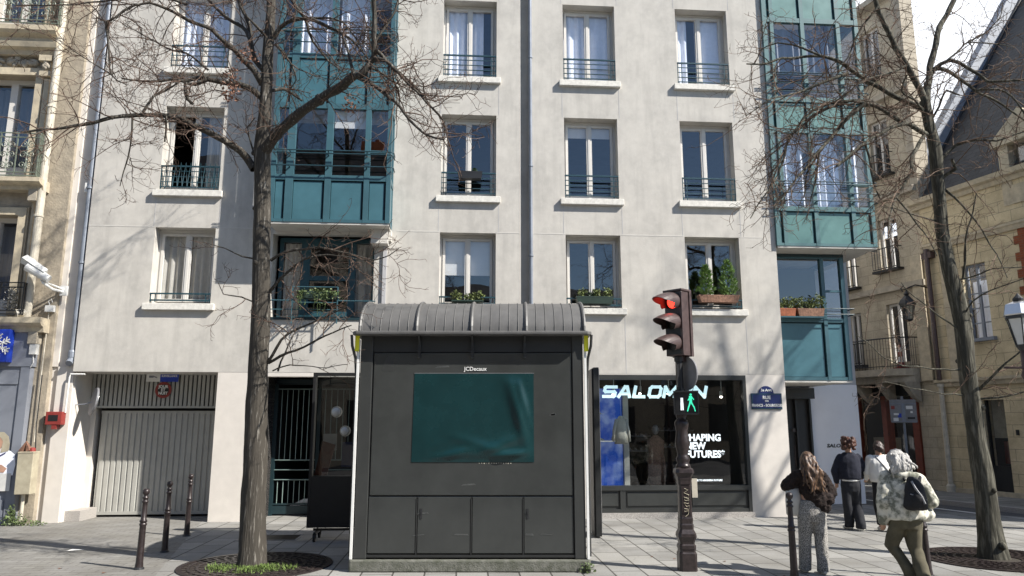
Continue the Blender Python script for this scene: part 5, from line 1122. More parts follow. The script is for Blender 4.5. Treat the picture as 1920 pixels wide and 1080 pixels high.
# limb lines of the two trees: x, y, z, radius in metres
TR1=[(-3.86,11.55,-0.07,0.25),(-3.86,11.55,0.03,0.229),(-3.86,11.55,0.22,0.221),(-3.89,11.55,0.83,0.208),(-3.91,11.55,1.54,0.196),(-3.95,11.55,2.83,0.171),(-3.96,11.55,3.67,0.162),(-4.01,11.55,4.7,0.154),(-4.04,11.55,5.41,0.154),(-4.07,11.55,5.95,0.15),(-4.11,11.55,6.5,0.142),(-4.1,11.55,7.06,0.121),(-4.1,11.55,7.53,0.108),(-4.12,11.55,8.2,0.1),(-4.11,11.55,8.69,0.092),(-4.12,11.55,9.19,0.083),(-4.15,11.55,10.0,0.071),(-4.23,11.55,11.04,0.058),(-4.24,11.55,12.32,0.042)]
LB1=[[(-4.12,11.55,6.41,0.0952),(-3.89,11.4,6.6,0.0905),(-3.68,11.22,6.73,0.0859),(-3.38,11.03,6.88,0.0813),(-3.0,10.83,7.04,0.0767),(-2.62,10.6,7.17,0.072),(-2.38,10.4,7.23,0.0674)],[(-2.36,10.35,7.2,0.0555),(-2.23,10.27,7.19,0.0516),(-2.16,10.29,7.32,0.0476),(-2.09,10.31,7.5,0.0436),(-2.06,10.24,7.68,0.0397),(-2.08,10.23,8.2,0.0357),(-2.1,10.1,8.47,0.0317)],[(-2.31,10.35,7.18,0.0317),(-2.06,10.24,7.0,0.0278),(-1.71,10.1,6.68,0.0238),(-1.46,10.01,6.35,0.0198),(-1.21,9.89,6.06,0.0159),(-0.96,9.69,5.92,0.0119)],[(-2.05,10.25,7.58,0.0317),(-1.76,10.32,7.29,0.0268),(-1.45,10.46,7.06,0.0218),(-1.23,10.66,6.85,0.0169),(-1.06,10.78,6.71,0.0119)],[(-2.07,10.25,7.44,0.0278),(-1.89,10.14,7.35,0.0238),(-1.57,10.15,7.03,0.0198),(-1.23,9.99,6.63,0.0159),(-0.99,9.96,6.33,0.0119)],[(-2.36,10.35,7.2,0.0278),(-2.44,10.42,7.43,0.0225),(-2.55,10.55,7.76,0.0172),(-2.71,10.79,8.17,0.0119)],[(-2.06,10.25,7.68,0.0198),(-1.79,10.36,8.27,0.0159),(-1.73,10.52,8.73,0.0119)],[(-2.15,10.25,7.3,0.0198),(-1.94,10.43,7.26,0.0159),(-1.75,10.55,7.1,0.0119),(-1.73,10.62,6.83,0.0079)],[(-4.21,11.55,6.15,0.0674),(-4.36,11.55,6.36,0.0631),(-4.43,11.43,6.45,0.0588),(-4.63,11.38,6.57,0.0545),(-4.8,11.25,6.65,0.0502),(-5.07,11.26,6.75,0.0459),(-5.29,11.15,6.84,0.0416),(-5.53,11.11,6.88,0.0373),(-5.91,11.02,6.86,0.033),(-6.24,10.87,6.75,0.0287),(-6.6,10.8,6.62,0.0245),(-7.02,10.69,6.51,0.0202),(-7.44,10.61,6.42,0.0159)],[(-4.14,11.55,7.42,0.0555),(-4.29,11.44,7.51,0.0507),(-4.52,11.41,7.58,0.0458),(-4.76,11.38,7.6,0.041),(-4.95,11.24,7.57,0.0361),(-5.12,11.26,7.63,0.0313),(-5.31,11.15,7.51,0.0264),(-5.46,11.07,7.5,0.0216),(-5.81,11.06,7.44,0.0167),(-6.18,10.95,7.47,0.0119)],[(-4.91,11.15,7.53,0.0317),(-5.11,11.11,7.43,0.0301),(-5.28,11.11,7.46,0.0286),(-5.25,11.12,7.33,0.027),(-5.13,11.02,7.12,0.0254),(-5.1,11.11,7.09,0.0238)],[(-4.16,11.55,7.63,0.0516),(-4.27,11.43,7.81,0.048),(-4.49,11.44,8.05,0.0444),(-4.61,11.38,8.19,0.0408),(-4.73,11.2,8.25,0.0373),(-4.92,11.21,8.43,0.0337),(-5.13,11.08,8.47,0.0301),(-5.37,11.02,8.58,0.0266),(-5.56,10.87,8.61,0.023),(-5.79,10.78,8.67,0.0194),(-6.0,10.71,8.58,0.0159)],[(-4.16,11.55,7.87,0.0476),(-4.39,11.7,8.19,0.043),(-4.49,11.72,8.54,0.0383),(-4.72,11.91,8.9,0.0337),(-5.02,12.05,9.14,0.0291),(-5.38,12.18,9.47,0.0245),(-5.61,12.23,9.72,0.0198)],[(-4.53,11.85,8.64,0.0357),(-4.64,11.89,9.03,0.0317),(-4.8,11.98,9.31,0.0278),(-4.9,12.08,9.62,0.0238)],[(-4.15,11.55,8.5,0.0278),(-4.26,11.32,8.58,0.0198),(-4.38,11.18,8.67,0.0119)],[(-4.05,11.55,8.48,0.0436),(-3.93,11.5,8.64,0.0381),(-3.69,11.41,8.73,0.0325),(-3.42,11.21,8.65,0.027),(-3.21,11.21,8.64,0.0214),(-2.94,11.0,8.53,0.0159)],[(-3.29,11.15,8.6,0.0317),(-3.06,11.1,8.45,0.0278),(-2.82,11.09,8.35,0.0238),(-2.65,11.09,8.24,0.0198),(-2.5,10.97,8.06,0.0159),(-2.31,11.0,7.82,0.0119)],[(-2.95,11.05,8.56,0.0159),(-2.73,11.0,8.44,0.0132),(-2.49,10.9,8.12,0.0106),(-2.36,10.83,7.87,0.0079)],[(-3.73,11.25,9.15,0.0357),(-3.59,11.28,8.89,0.0311),(-3.48,11.35,8.78,0.0264),(-3.4,11.44,8.53,0.0218),(-3.29,11.59,8.31,0.0172),(-3.14,11.72,8.15,0.0126),(-2.86,11.71,7.95,0.0079)],[(-4.05,11.55,7.53,0.0317),(-3.85,11.62,7.62,0.0264),(-3.72,11.86,7.6,0.0211),(-3.61,11.95,7.53,0.0159)],[(-4.01,11.55,8.38,0.0238),(-3.9,11.65,8.26,0.0198),(-3.76,11.75,8.11,0.0159),(-3.73,11.93,7.91,0.0119),(-3.87,12.09,7.84,0.0079)],[(-3.86,11.55,4.63,0.0238),(-3.61,11.49,4.76,0.0218),(-3.31,11.43,4.79,0.0198),(-3.04,11.32,4.8,0.0178),(-2.82,11.35,4.75,0.0159),(-2.55,11.18,4.65,0.0139),(-2.31,11.17,4.59,0.0119),(-2.12,11.14,4.53,0.0099),(-1.87,10.98,4.58,0.0079),(-1.72,10.98,4.69,0.0059)],[(-3.25,11.25,4.58,0.0159),(-3.02,11.24,4.64,0.0134),(-2.71,11.13,4.61,0.0109),(-2.4,11.07,4.54,0.0084),(-2.14,10.9,4.47,0.0059)],[(-3.85,11.55,4.08,0.0278),(-3.64,11.43,4.31,0.0228),(-3.37,11.27,4.49,0.0178),(-3.23,11.23,4.58,0.0129),(-2.94,11.03,4.66,0.0079)],[(-3.8,11.55,3.03,0.0238),(-3.59,11.46,3.35,0.0206),(-3.36,11.43,3.51,0.0174),(-3.08,11.31,3.59,0.0143),(-2.79,11.22,3.71,0.0111),(-2.5,11.04,3.78,0.0079)],[(-3.8,11.55,3.0,0.0238),(-3.44,11.37,3.14,0.0198),(-3.05,11.2,3.26,0.0159),(-2.67,10.96,3.39,0.0119),(-2.34,10.72,3.47,0.0079)],[(-3.64,11.55,2.86,0.0159),(-3.58,11.66,3.19,0.0126),(-3.5,11.76,3.46,0.0093),(-3.39,11.94,3.72,0.0059)],[(-3.73,11.55,2.87,0.0119),(-3.42,11.46,2.94,0.0095),(-2.92,11.29,2.91,0.0071),(-2.47,11.07,2.93,0.0048)],[(-3.97,11.55,3.99,0.0159),(-4.1,11.48,3.95,0.0139),(-4.23,11.38,4.0,0.0119),(-4.37,11.27,4.02,0.0099),(-4.43,11.21,4.03,0.0079),(-4.52,11.18,4.2,0.0059)],[(-4.05,11.55,4.64,0.0159),(-4.28,11.47,4.67,0.0122),(-4.51,11.28,4.77,0.0085),(-4.81,11.18,4.86,0.0048)],[(-5.45,10.95,6.82,0.0198),(-5.46,11.03,6.65,0.0159),(-5.49,11.07,6.45,0.0119)],[(-5.98,10.95,6.8,0.0159),(-5.98,11.01,6.51,0.0134),(-6.04,11.07,6.18,0.0109),(-6.1,11.08,5.92,0.0084),(-6.18,11.17,5.73,0.0059)],[(-5.83,10.95,6.87,0.0198),(-5.67,10.98,7.17,0.0172),(-5.43,11.08,7.4,0.0145),(-5.33,11.18,7.68,0.0119)],[(-5.98,10.75,8.62,0.0198),(-6.14,10.74,8.52,0.0172),(-6.36,10.66,8.26,0.0145),(-6.54,10.7,8.36,0.0119)],[(-6.41,10.75,8.31,0.0198),(-6.33,10.74,7.82,0.0159),(-6.19,10.7,7.39,0.0119),(-5.89,10.59,7.16,0.0079)],[(-6.22,10.75,7.42,0.0119),(-6.66,10.71,7.67,0.0089),(-7.05,10.62,7.93,0.0059)],[(-4.92,11.15,7.7,0.0198),(-5.34,11.24,8.04,0.0169),(-5.72,11.29,8.16,0.0139),(-6.16,11.41,8.47,0.0109),(-6.57,11.47,8.7,0.0079)],[(-4.2,11.55,6.31,0.0159),(-4.28,11.5,6.57,0.0132),(-4.29,11.34,6.78,0.0106),(-4.16,11.27,6.92,0.0079)],[(-5.22,10.85,8.68,0.0198),(-5.73,10.81,8.78,0.0169),(-6.45,10.75,8.69,0.0139),(-7.12,10.61,8.52,0.0109),(-7.77,10.59,8.49,0.0079)]]
TR2=[(7.52,12.1,-0.11,0.253),(7.51,12.1,0.01,0.236),(7.51,12.1,0.29,0.209),(7.5,12.1,0.61,0.188),(7.48,12.1,1.18,0.174),(7.45,12.1,1.68,0.157),(7.44,12.1,2.18,0.153),(7.42,12.1,2.87,0.148),(7.42,12.1,3.74,0.144),(7.3,12.1,4.64,0.126),(7.26,12.1,5.2,0.118),(7.27,12.1,5.85,0.109),(7.28,12.1,6.33,0.113),(7.29,12.1,6.71,0.113),(7.23,12.1,7.2,0.096),(7.2,12.1,7.59,0.096)]
LB2=[[(7.21,12.1,7.49,0.0595),(7.13,12.09,7.84,0.0555),(6.89,12.0,8.19,0.0516),(6.72,11.96,8.52,0.0476),(6.54,11.88,8.89,0.0436),(6.35,11.76,9.22,0.0397),(6.22,11.68,9.68,0.0357),(6.07,11.56,10.21,0.0317)],[(7.2,12.1,7.49,0.0634),(7.35,12.21,7.93,0.0595),(7.52,12.3,8.44,0.0555),(7.68,12.33,8.94,0.0516),(7.92,12.45,9.35,0.0476),(8.21,12.54,9.8,0.0436),(8.51,12.63,10.52,0.0397),(8.73,12.66,11.44,0.0357)],[(7.21,12.1,6.95,0.0436),(6.95,11.98,7.02,0.0389),(6.63,11.78,7.05,0.0341),(6.19,11.61,6.85,0.0293),(5.73,11.39,6.55,0.0246),(5.18,11.21,6.1,0.0198)],[(7.2,12.1,7.38,0.0476),(7.07,12.06,7.44,0.044),(6.61,11.96,7.63,0.0404),(6.16,11.89,7.86,0.0369),(5.8,11.71,7.96,0.0333),(5.6,11.64,8.06,0.0297),(5.25,11.58,8.16,0.0262),(4.77,11.51,8.1,0.0226),(4.37,11.36,7.98,0.019),(4.11,11.32,7.89,0.0155),(3.83,11.22,7.86,0.0119)],[(6.59,11.8,7.09,0.0357),(6.26,11.68,7.23,0.0322),(5.94,11.67,7.36,0.0287),(5.56,11.56,7.35,0.0253),(5.1,11.47,7.22,0.0218),(4.73,11.4,6.93,0.0183),(4.38,11.34,6.36,0.0149),(4.16,11.24,5.91,0.0114),(4.02,11.16,5.64,0.0079)],[(5.85,11.5,7.28,0.0278),(5.59,11.51,7.06,0.0238),(5.29,11.64,6.73,0.0198),(5.1,11.71,6.5,0.0159),(4.96,11.83,6.19,0.0119),(4.87,11.91,5.79,0.0079)],[(5.56,11.4,7.78,0.0278),(5.05,11.28,7.52,0.0228),(4.62,11.26,7.34,0.0178),(4.13,11.05,7.16,0.0129),(3.7,10.99,6.83,0.0079)],[(6.57,11.9,7.26,0.0317),(5.99,11.8,7.45,0.0293),(5.57,11.74,7.39,0.027),(5.14,11.61,7.18,0.0246),(4.87,11.61,6.99,0.0222),(4.55,11.47,6.67,0.0198),(4.41,11.33,6.36,0.0174),(4.29,11.31,6.05,0.0151),(4.09,11.15,5.75,0.0127),(3.87,11.1,5.45,0.0103),(3.65,10.98,5.16,0.0079)],[(6.34,11.8,7.31,0.0397),(5.95,11.73,7.36,0.0357),(5.62,11.68,7.1,0.0317),(5.33,11.57,6.78,0.0278),(5.0,11.42,6.45,0.0238),(4.76,11.36,6.15,0.0198),(4.53,11.23,5.89,0.0159),(4.27,11.09,5.6,0.0119),(4.06,10.96,5.36,0.0079)],[(4.9,11.2,6.29,0.0159),(4.85,11.24,5.99,0.0132),(4.79,11.27,5.75,0.0106),(4.74,11.35,5.53,0.0079)],[(5.79,11.5,6.59,0.0198),(5.92,11.65,6.26,0.0159),(5.99,11.71,5.91,0.0119),(6.13,11.78,5.66,0.0079)],[(5.17,11.4,8.07,0.0198),(4.86,11.54,8.29,0.0159),(4.5,11.53,8.39,0.0119),(4.18,11.65,8.31,0.0079)],[(7.49,12.3,8.19,0.0397),(7.51,12.24,8.25,0.0368),(7.75,12.16,8.4,0.034),(7.93,12.02,8.23,0.0312),(8.12,11.99,8.03,0.0283),(8.21,11.93,7.88,0.0255),(8.47,11.78,7.83,0.0227),(8.78,11.69,7.84,0.0198)],[(7.44,12.3,8.09,0.0397),(7.57,12.33,8.3,0.0363),(7.82,12.4,8.34,0.0329),(8.19,12.55,8.21,0.0295),(8.42,12.56,8.03,0.0261),(8.7,12.7,7.97,0.0227),(9.03,12.77,7.84,0.0193),(9.41,12.81,7.54,0.0159)],[(8.38,12.5,8.0,0.0238),(8.52,12.41,7.98,0.0218),(8.73,12.42,7.97,0.0198),(8.85,12.28,7.78,0.0178),(9.01,12.19,7.34,0.0159)],[(7.71,12.2,8.4,0.0198),(7.94,12.21,8.58,0.0171),(8.24,12.33,8.84,0.0143),(8.58,12.31,9.02,0.0115),(8.86,12.33,9.35,0.0087),(9.0,12.4,9.66,0.0059)],[(8.22,12.3,8.82,0.0119),(8.68,12.35,8.82,0.0089),(9.17,12.51,8.82,0.0059)],[(7.38,12.1,5.99,0.0238),(7.48,12.01,5.84,0.0206),(7.56,11.89,5.61,0.0174),(7.76,11.85,5.22,0.0143),(7.9,11.75,4.76,0.0111),(7.89,11.54,4.35,0.0079)],[(7.18,12.1,7.02,0.0357),(6.97,11.98,6.78,0.0317),(6.7,11.8,6.41,0.0278),(6.62,11.73,6.18,0.0238),(6.25,11.56,5.68,0.0198),(5.99,11.33,5.28,0.0159),(5.85,11.17,4.89,0.0119)],[(6.17,11.4,5.63,0.0159),(6.35,11.3,5.24,0.0132),(6.56,11.33,4.93,0.0106),(6.57,11.18,4.63,0.0079)],[(7.51,12.1,4.44,0.0198),(7.51,12.0,4.71,0.0169),(7.48,11.86,5.0,0.0139),(7.6,11.75,5.5,0.0109),(7.59,11.61,5.79,0.0079)],[(7.47,12.1,4.44,0.0159),(7.74,11.95,4.5,0.0132),(7.75,11.67,4.52,0.0106),(8.16,11.53,4.52,0.0079)],[(7.45,12.1,3.74,0.0159),(7.5,11.87,4.02,0.0132),(7.84,11.66,4.23,0.0106),(8.03,11.38,4.3,0.0079)],[(7.57,12.1,2.58,0.0278),(7.68,11.9,2.8,0.0225),(7.82,11.72,3.01,0.0172),(7.97,11.5,3.22,0.0119)],[(7.53,12.1,2.45,0.0238),(7.75,11.9,2.47,0.0178),(8.05,11.73,2.57,0.0119)],[(7.36,12.1,2.48,0.0159),(7.11,12.0,2.52,0.0134),(6.73,11.81,2.54,0.0109),(6.2,11.71,2.62,0.0084),(5.82,11.59,2.73,0.0059)],[(7.36,12.1,2.93,0.0159),(6.97,11.98,2.93,0.0134),(6.32,11.77,2.96,0.0109),(5.79,11.52,3.08,0.0084),(5.27,11.24,3.4,0.0059)],[(7.37,12.1,3.57,0.0159),(6.95,11.92,3.81,0.0126),(6.47,11.64,4.02,0.0093),(6.11,11.41,4.24,0.0059)],[(7.21,12.1,5.43,0.0159),(6.79,11.98,5.49,0.0126),(6.44,11.8,5.53,0.0093),(5.99,11.6,5.56,0.0059)],[(7.39,12.1,6.52,0.0278),(7.6,12.04,6.78,0.0238),(7.81,11.85,6.79,0.0198),(8.12,11.72,6.73,0.0159),(8.53,11.64,6.86,0.0119)],[(7.36,12.1,6.23,0.0357),(7.51,11.97,6.3,0.0297),(7.42,11.88,6.44,0.0238)],[(7.21,12.1,7.15,0.0238),(7.37,11.99,7.44,0.0198),(7.37,11.73,7.62,0.0159),(7.53,11.64,7.48,0.0119)],[(7.16,12.1,7.35,0.0238),(6.92,11.91,7.51,0.0198),(6.55,11.64,7.58,0.0159),(6.52,11.37,7.73,0.0119)],[(6.27,11.6,9.12,0.0198),(5.89,11.57,8.61,0.0159),(5.64,11.52,8.09,0.0119),(5.28,11.36,7.82,0.0079)],[(6.83,11.9,8.14,0.0238),(6.34,11.69,7.89,0.0185),(5.85,11.46,7.68,0.0132),(5.34,11.2,7.23,0.0079)]]
# ------------------------------------------------------------------ bare street trees
def grow(mb, p, d, L, r0, r1, rr, n=7, droop=.0, wig=.22, sides=3):
    pts = [Vector(p)]; d = Vector(d).normalized()
    for k in range(n):
        d = (d + Vector((rr.gauss(0, wig), rr.gauss(0, wig), rr.gauss(0, wig) - droop))).normalized(); pts.append(pts[-1] + d * L / n)
    mb.tube(pts, [r0 + (r1 - r0) * i / n for i in range(n + 1)], sides, False)
    return pts
def resample(P, step):
    """smooth curve through the limb's points"""
    out = []; m = len(P)
    for i in range(m - 1):
        a, b, c, d = P[max(i - 1, 0)], P[i], P[i + 1], P[min(i + 2, m - 1)]
        L = (Vector(c[:3]) - Vector(b[:3])).length; n = max(1, int(L / step))
        for k in range(n):
            t = k / n; q = []
            for j in range(4):
                q.append(.5 * (2 * b[j] + (c[j] - a[j]) * t + (2 * a[j] - 5 * b[j] + 4 * c[j] - d[j]) * t * t + (3 * b[j] - a[j] - 3 * c[j] + d[j]) * t ** 3))
            out.append(q)
    out.append(list(P[-1])); return out
def tree(label, TR, LB, seed, dens, barkm, twm, up=0, upz=9, leafspots=()):
    rr = random.Random(seed); base_ = Vector((TR[0][0], TR[0][1], 0)); t = thing('street_tree', label, 'tree', base_)
    loc = lambda p: Vector(p[:3]) - base_
    tk = MB(); P = resample(TR, .07)
    nS = 26; vs = []; fs = []
    for i, p in enumerate(P):
        c = loc(p)
        for k in range(nS):
            a = 2 * math.pi * k / nS; e = 1 + .09 * noise.noise(Vector((math.cos(a) * 1.3, math.sin(a) * 1.3, c.z * 1.1))) + .07 * noise.noise(Vector((math.cos(a) * 4, math.sin(a) * 4, c.z * 2.5))) + .035 * noise.noise(Vector((math.cos(a) * 9, math.sin(a) * 9, c.z * 5)))
            if c.z < .35: e *= 1 + (.35 - max(0, c.z)) * .22 * (1 + .6 * math.sin(a * 5))
            vs.append(c + Vector((math.cos(a), math.sin(a), 0)) * p[3] * .89 * e)
    m = len(P); fs = [(i * nS + k, i * nS + (k + 1) % nS, (i + 1) * nS + (k + 1) % nS, (i + 1) * nS + k) for i in range(m - 1) for k in range(nS)]
    tk.add(vs, fs)
    for _ in range(9):      # knots and old pruning scars
        p = rr.choice(P[4:]); a = rr.uniform(0, 6.28); tk.ell(loc(p) + Vector((math.cos(a), math.sin(a), 0)) * p[3] * .9, p[3] * rr.uniform(.18, .34), 8, 6)
    tk.build('trunk', barkm, t, smooth=True)
    lb = MB(); tw = MB()
    limbs = [resample(l_, .12) for l_ in LB]
    for k in range(up):     # the upper crown, above the picture
        p = rr.choice([q for q in P if q[2] > upz]); a = rr.uniform(0, 6.28); d = Vector((math.cos(a), math.sin(a), rr.uniform(.3, 1.2))); L = rr.uniform(1.6, 3.2)
        pts = grow(lb, loc(p), d, L, p[3] * .5, .008, rr, 12, .0, .14, 6); limbs.append([[*(q + base_), max(.008, p[3] * .45 * (1 - i / 12))] for i, q in enumerate(pts)])
    for l_ in limbs[:len(LB)]:
        jl = []
        for i, p in enumerate(l_): jl.append(loc(p) + Vector((noise.noise(Vector((p[0] * 3, p[2] * 3, 1))), 0, noise.noise(Vector((p[0] * 3, p[2] * 3, 9))))) * .035)
        lb.tube(jl, [p[3] * (1 + .16 * noise.noise(Vector(p[:3]) * 7)) for p in l_], 8 if l_[0][3] > .025 else 6, False)
        for i in range(3, len(jl) - 2, 7):
            if l_[i][3] > .02 and rr.random() < .5: lb.ell(jl[i], l_[i][3] * 1.2, 8, 6)
    if lb.v: lb.build('limb', barkm, t, smooth=True)
    for l_ in limbs:
        n = len(l_)
        for i in range(1, n):
            a, b = Vector(l_[i - 1][:3]), Vector(l_[i][:3]); seg_ = (b - a).length; tan = (b - a).normalized() if seg_ > 1e-6 else Vector((0, 0, 1)); r_ = l_[i][3]
            k = dens * seg_ * (.3 if l_[0][2] < 6.0 else 1.) * (1.0 if r_ < .03 else .75) * (.25 if i < n * .12 else 1.15)
            cnt = int(k) + (rr.random() < k - int(k))
            for _ in range(cnt):
                rd = Vector((rr.gauss(0, 1), rr.gauss(0, 1) * .8, rr.gauss(0, 1))).normalized(); d = tan * rr.uniform(.2, 1.2) + rd * .85 + Vector((0, 0, .12)); L = rr.uniform(.4, 1.3) * (1.15 if r_ > .02 else .85)
                pts = grow(tw, a.lerp(b, rr.random()) - base_, d, L, min(.011, r_ * .7), .0036, rr, 7, .03, .2, 4)
                for q in range(1, 8):
                    for _ in range(rr.choice((0, 1, 1, 2))):
                        d2 = (pts[q] - pts[q - 1]).normalized() * .6 + Vector((rr.gauss(0, 1), rr.gauss(0, 1), rr.gauss(0, 1))).normalized() * .8; L2 = rr.uniform(.12, .48)
                        p2 = grow(tw, pts[q], d2, L2, .0045, .0028, rr, 5, .01, .26, 3)
                        for q2 in (2, 3, 4, 5):
                            if rr.random() < .5: grow(tw, p2[q2], (p2[q2] - p2[q2 - 1]).normalized() * .5 + Vector((rr.gauss(0, 1), rr.gauss(0, 1), rr.gauss(0, 1))).normalized() * .8, rr.uniform(.05, .18), .0032, .0024, rr, 3, 0, .25, 3)
    tw.build('crown', twm, t, recalc=False)
    for c, r_, n in leafspots:
        q = MB(); leaves(q, [tuple(Vector(p) - base_) for p in blob(c, r_, n, seed + n)], .030, seed + n); q.build('dead_leaves', 'dry_leaf', t)
    return t
tree('bare street tree with straight dark trunk standing before the teal bay', TR1, LB1, 21, 6.0, 'bark', 'twig', 12, 9.3, [((-4.45, 10.95, 7.35), (.16, .16, .36), 190), ((-4.2, 10.9, 7.8), (.2, .1, .16), 70), ((-2.4, 10.3, 6.72), (.13, .13, .16), 70)])
tree('bare leaning street tree on the right with spreading drooping limbs', TR2, LB2, 34, 5.2, 'bark_light', 'twig_pale', 0, 7.3, [((4.9, 11.6, 7.0), (.1, .1, .1), 14)])
TR3 = [(17.4, 12.5, -.05, .27), (17.35, 12.5, .3, .23), (17.2, 12.45, 3, .20), (16.9, 12.4, 6, .17), (16.5, 12.4, 9, .13), (16.0, 12.3, 12, .09), (15.6, 12.3, 14.5, .05), (15.4, 12.3, 16, .02)]
tree('bare street tree just past the right edge, casting branch shadows on the front', TR3, [], 77, 2.2, 'bark_light', 'twig_pale', 22, 8.0)
# ------------------------------------------------------------------ people
mat('fur', (.017, .009, .007), .95, var=.5, scale=26, bump=1., bscale=90)
mat('patterned_cloth', (.46, .44, .41), .9, col2=(.06, .06, .058), scale=120, detail=2, lo=.45, hi=.57)
mat('navy_knit', (.008, .010, .022), .9, var=.25, scale=60, bump=.4, bscale=140)
mat('black_cloth', (.011, .011, .013), .85, var=.3, scale=12)
mat('denim_dark', (.016, .017, .022), .9, var=.25, scale=20)
mat('white_blouse', (.70, .69, .66), .8, var=.04, scale=6)
mat('camouflage', (.60, .58, .50), .9, col2=(.16, .165, .13), scale=7.5, detail=3, lo=.42, hi=.56)
mat('olive_cloth', (.085, .075, .048), .9, var=.22, scale=9)
mat('hair_brown', (.10, .055, .03), .55, col2=(.022, .012, .008), scale=26, stretch=(1.6, 1.6, .3))
mat('hair_highlight', (.26, .145, .075), .5, col2=(.024, .012, .008), scale=22, stretch=(2, 2, .22), lo=.44, hi=.72)
mat('hair_auburn', (.10, .034, .018), .55, col2=(.03, .012, .008), scale=24, stretch=(1.5, 1.5, .6))
mat('hair_dark', (.030, .016, .012), .5, var=.4, scale=26)
mat('hair_grey', (.58, .565, .54), .55, col2=(.27, .262, .25), scale=34, stretch=(1.8, 1.8, .16), bump=.8, bscale=60)
mat('canvas', (.55, .53, .48), .9, var=.06, scale=10)
mat('shoe_white', (.62, .60, .54), .6, var=.1)
mat('eye_white', (.7, .7, .68), .3); mat('lips', (.35, .12, .10), .5)
def cap(mb, a, b, ra, rb, n=12):
    a = Vector(a); b = Vector(b); d = (b - a); L = d.length; d = d / L if L > 1e-6 else Vector((0, 0, 1))
    pts = []; rs = []
    for k in (1., .8, .4): pts.append(a - d * ra * math.sin(k * 1.5)); rs.append(max(.0004, ra * math.cos(k * 1.5)))
    pts.append(a); rs.append(ra); pts.append(b); rs.append(rb)
    for k in (.4, .8, 1.): pts.append(b + d * rb * math.sin(k * 1.5)); rs.append(max(.0004, rb * math.cos(k * 1.5)))
    mb.tube(pts, rs, n)
def ring(c, rx, ry, n=16, tilt=(0, 0), rz=0):
    o = []
    for k in range(n):
        a = 2 * math.pi * k / n; x = rx * math.cos(a); y = ry * math.sin(a); x, y = x * math.cos(rz) - y * math.sin(rz), x * math.sin(rz) + y * math.cos(rz)
        o.append((c[0] + x, c[1] + y, c[2] + tilt[0] * x + tilt[1] * y))
    return o
def hand(mb, w_, e_, side, curl=.5):
    """palm, four unequal fingers and a thumb from wrist w_ onwards from elbow e_"""
    w_ = Vector(w_); d = (w_ - Vector(e_)).normalized(); sidev = d.cross(Vector((0, 1, 0))); sidev = sidev.normalized() if sidev.length > .1 else Vector((1, 0, 0)); sidev *= side; nrm = d.cross(sidev).normalized()
    if nrm.dot(Vector((-side, .3, 0))) < 0: nrm = -nrm
    pc = w_ + d * .05
    mb.ell(pc, (.040, .018, .050), 12, 8, Matrix((sidev, nrm, d)).transposed())
    for k, (o_, L) in enumerate(((-.028, .066), (-.010, .078), (.010, .074), (.027, .058))):
        p = pc + d * .036 + sidev * o_; dd = d.copy()
        for j, f_ in enumerate((.45, .32, .23)):
            dd = (dd * math.cos(curl * .55) + nrm * math.sin(curl * .55)).normalized(); q = p + dd * L * f_; cap(mb, p, q, .0092 - j * .001, .0086 - j * .001, 8); p = q
    p = pc - d * .018 - sidev * .034; dd = (d * .65 - sidev * .6 + nrm * .35).normalized(); q = p + dd * .034; cap(mb, p, q, .011, .010, 8); dd = (dd + d * .35 + nrm * .3).normalized(); cap(mb, q, q + dd * .028, .0095, .008, 8)
def head(mb, c, f):
    """c = centre of the skull, f = facing direction"""
    c = Vector(c); f = Vector(f).normalized(); r = f.cross(Vector((0, 0, 1))).normalized(); u = r.cross(f); M = Matrix((r, f, u)).transposed()
    P_ = lambda x, y, z: c + M @ Vector((x, y, z))
    mb.ell(P_(0, -.012, .022), (.074, .094, .088), 16, 12, M); mb.ell(P_(0, .028, -.045), (.056, .058, .070), 14, 10, M); mb.ell(P_(0, .06, -.085), (.028, .022, .022), 10, 8, M)
    cap(mb, P_(0, .088, .0), P_(0, .103, -.032), .010, .015, 8); mb.ell(P_(0, .078, -.062), (.026, .012, .012), 10, 6, M)
    for sx in (-1, 1):
        mb.ell(P_(sx * .076, -.008, -.01), (.010, .02, .032), 8, 6, M); mb.ell(P_(sx * .036, .062, -.03), (.022, .018, .02), 8, 6, M)
    return P_
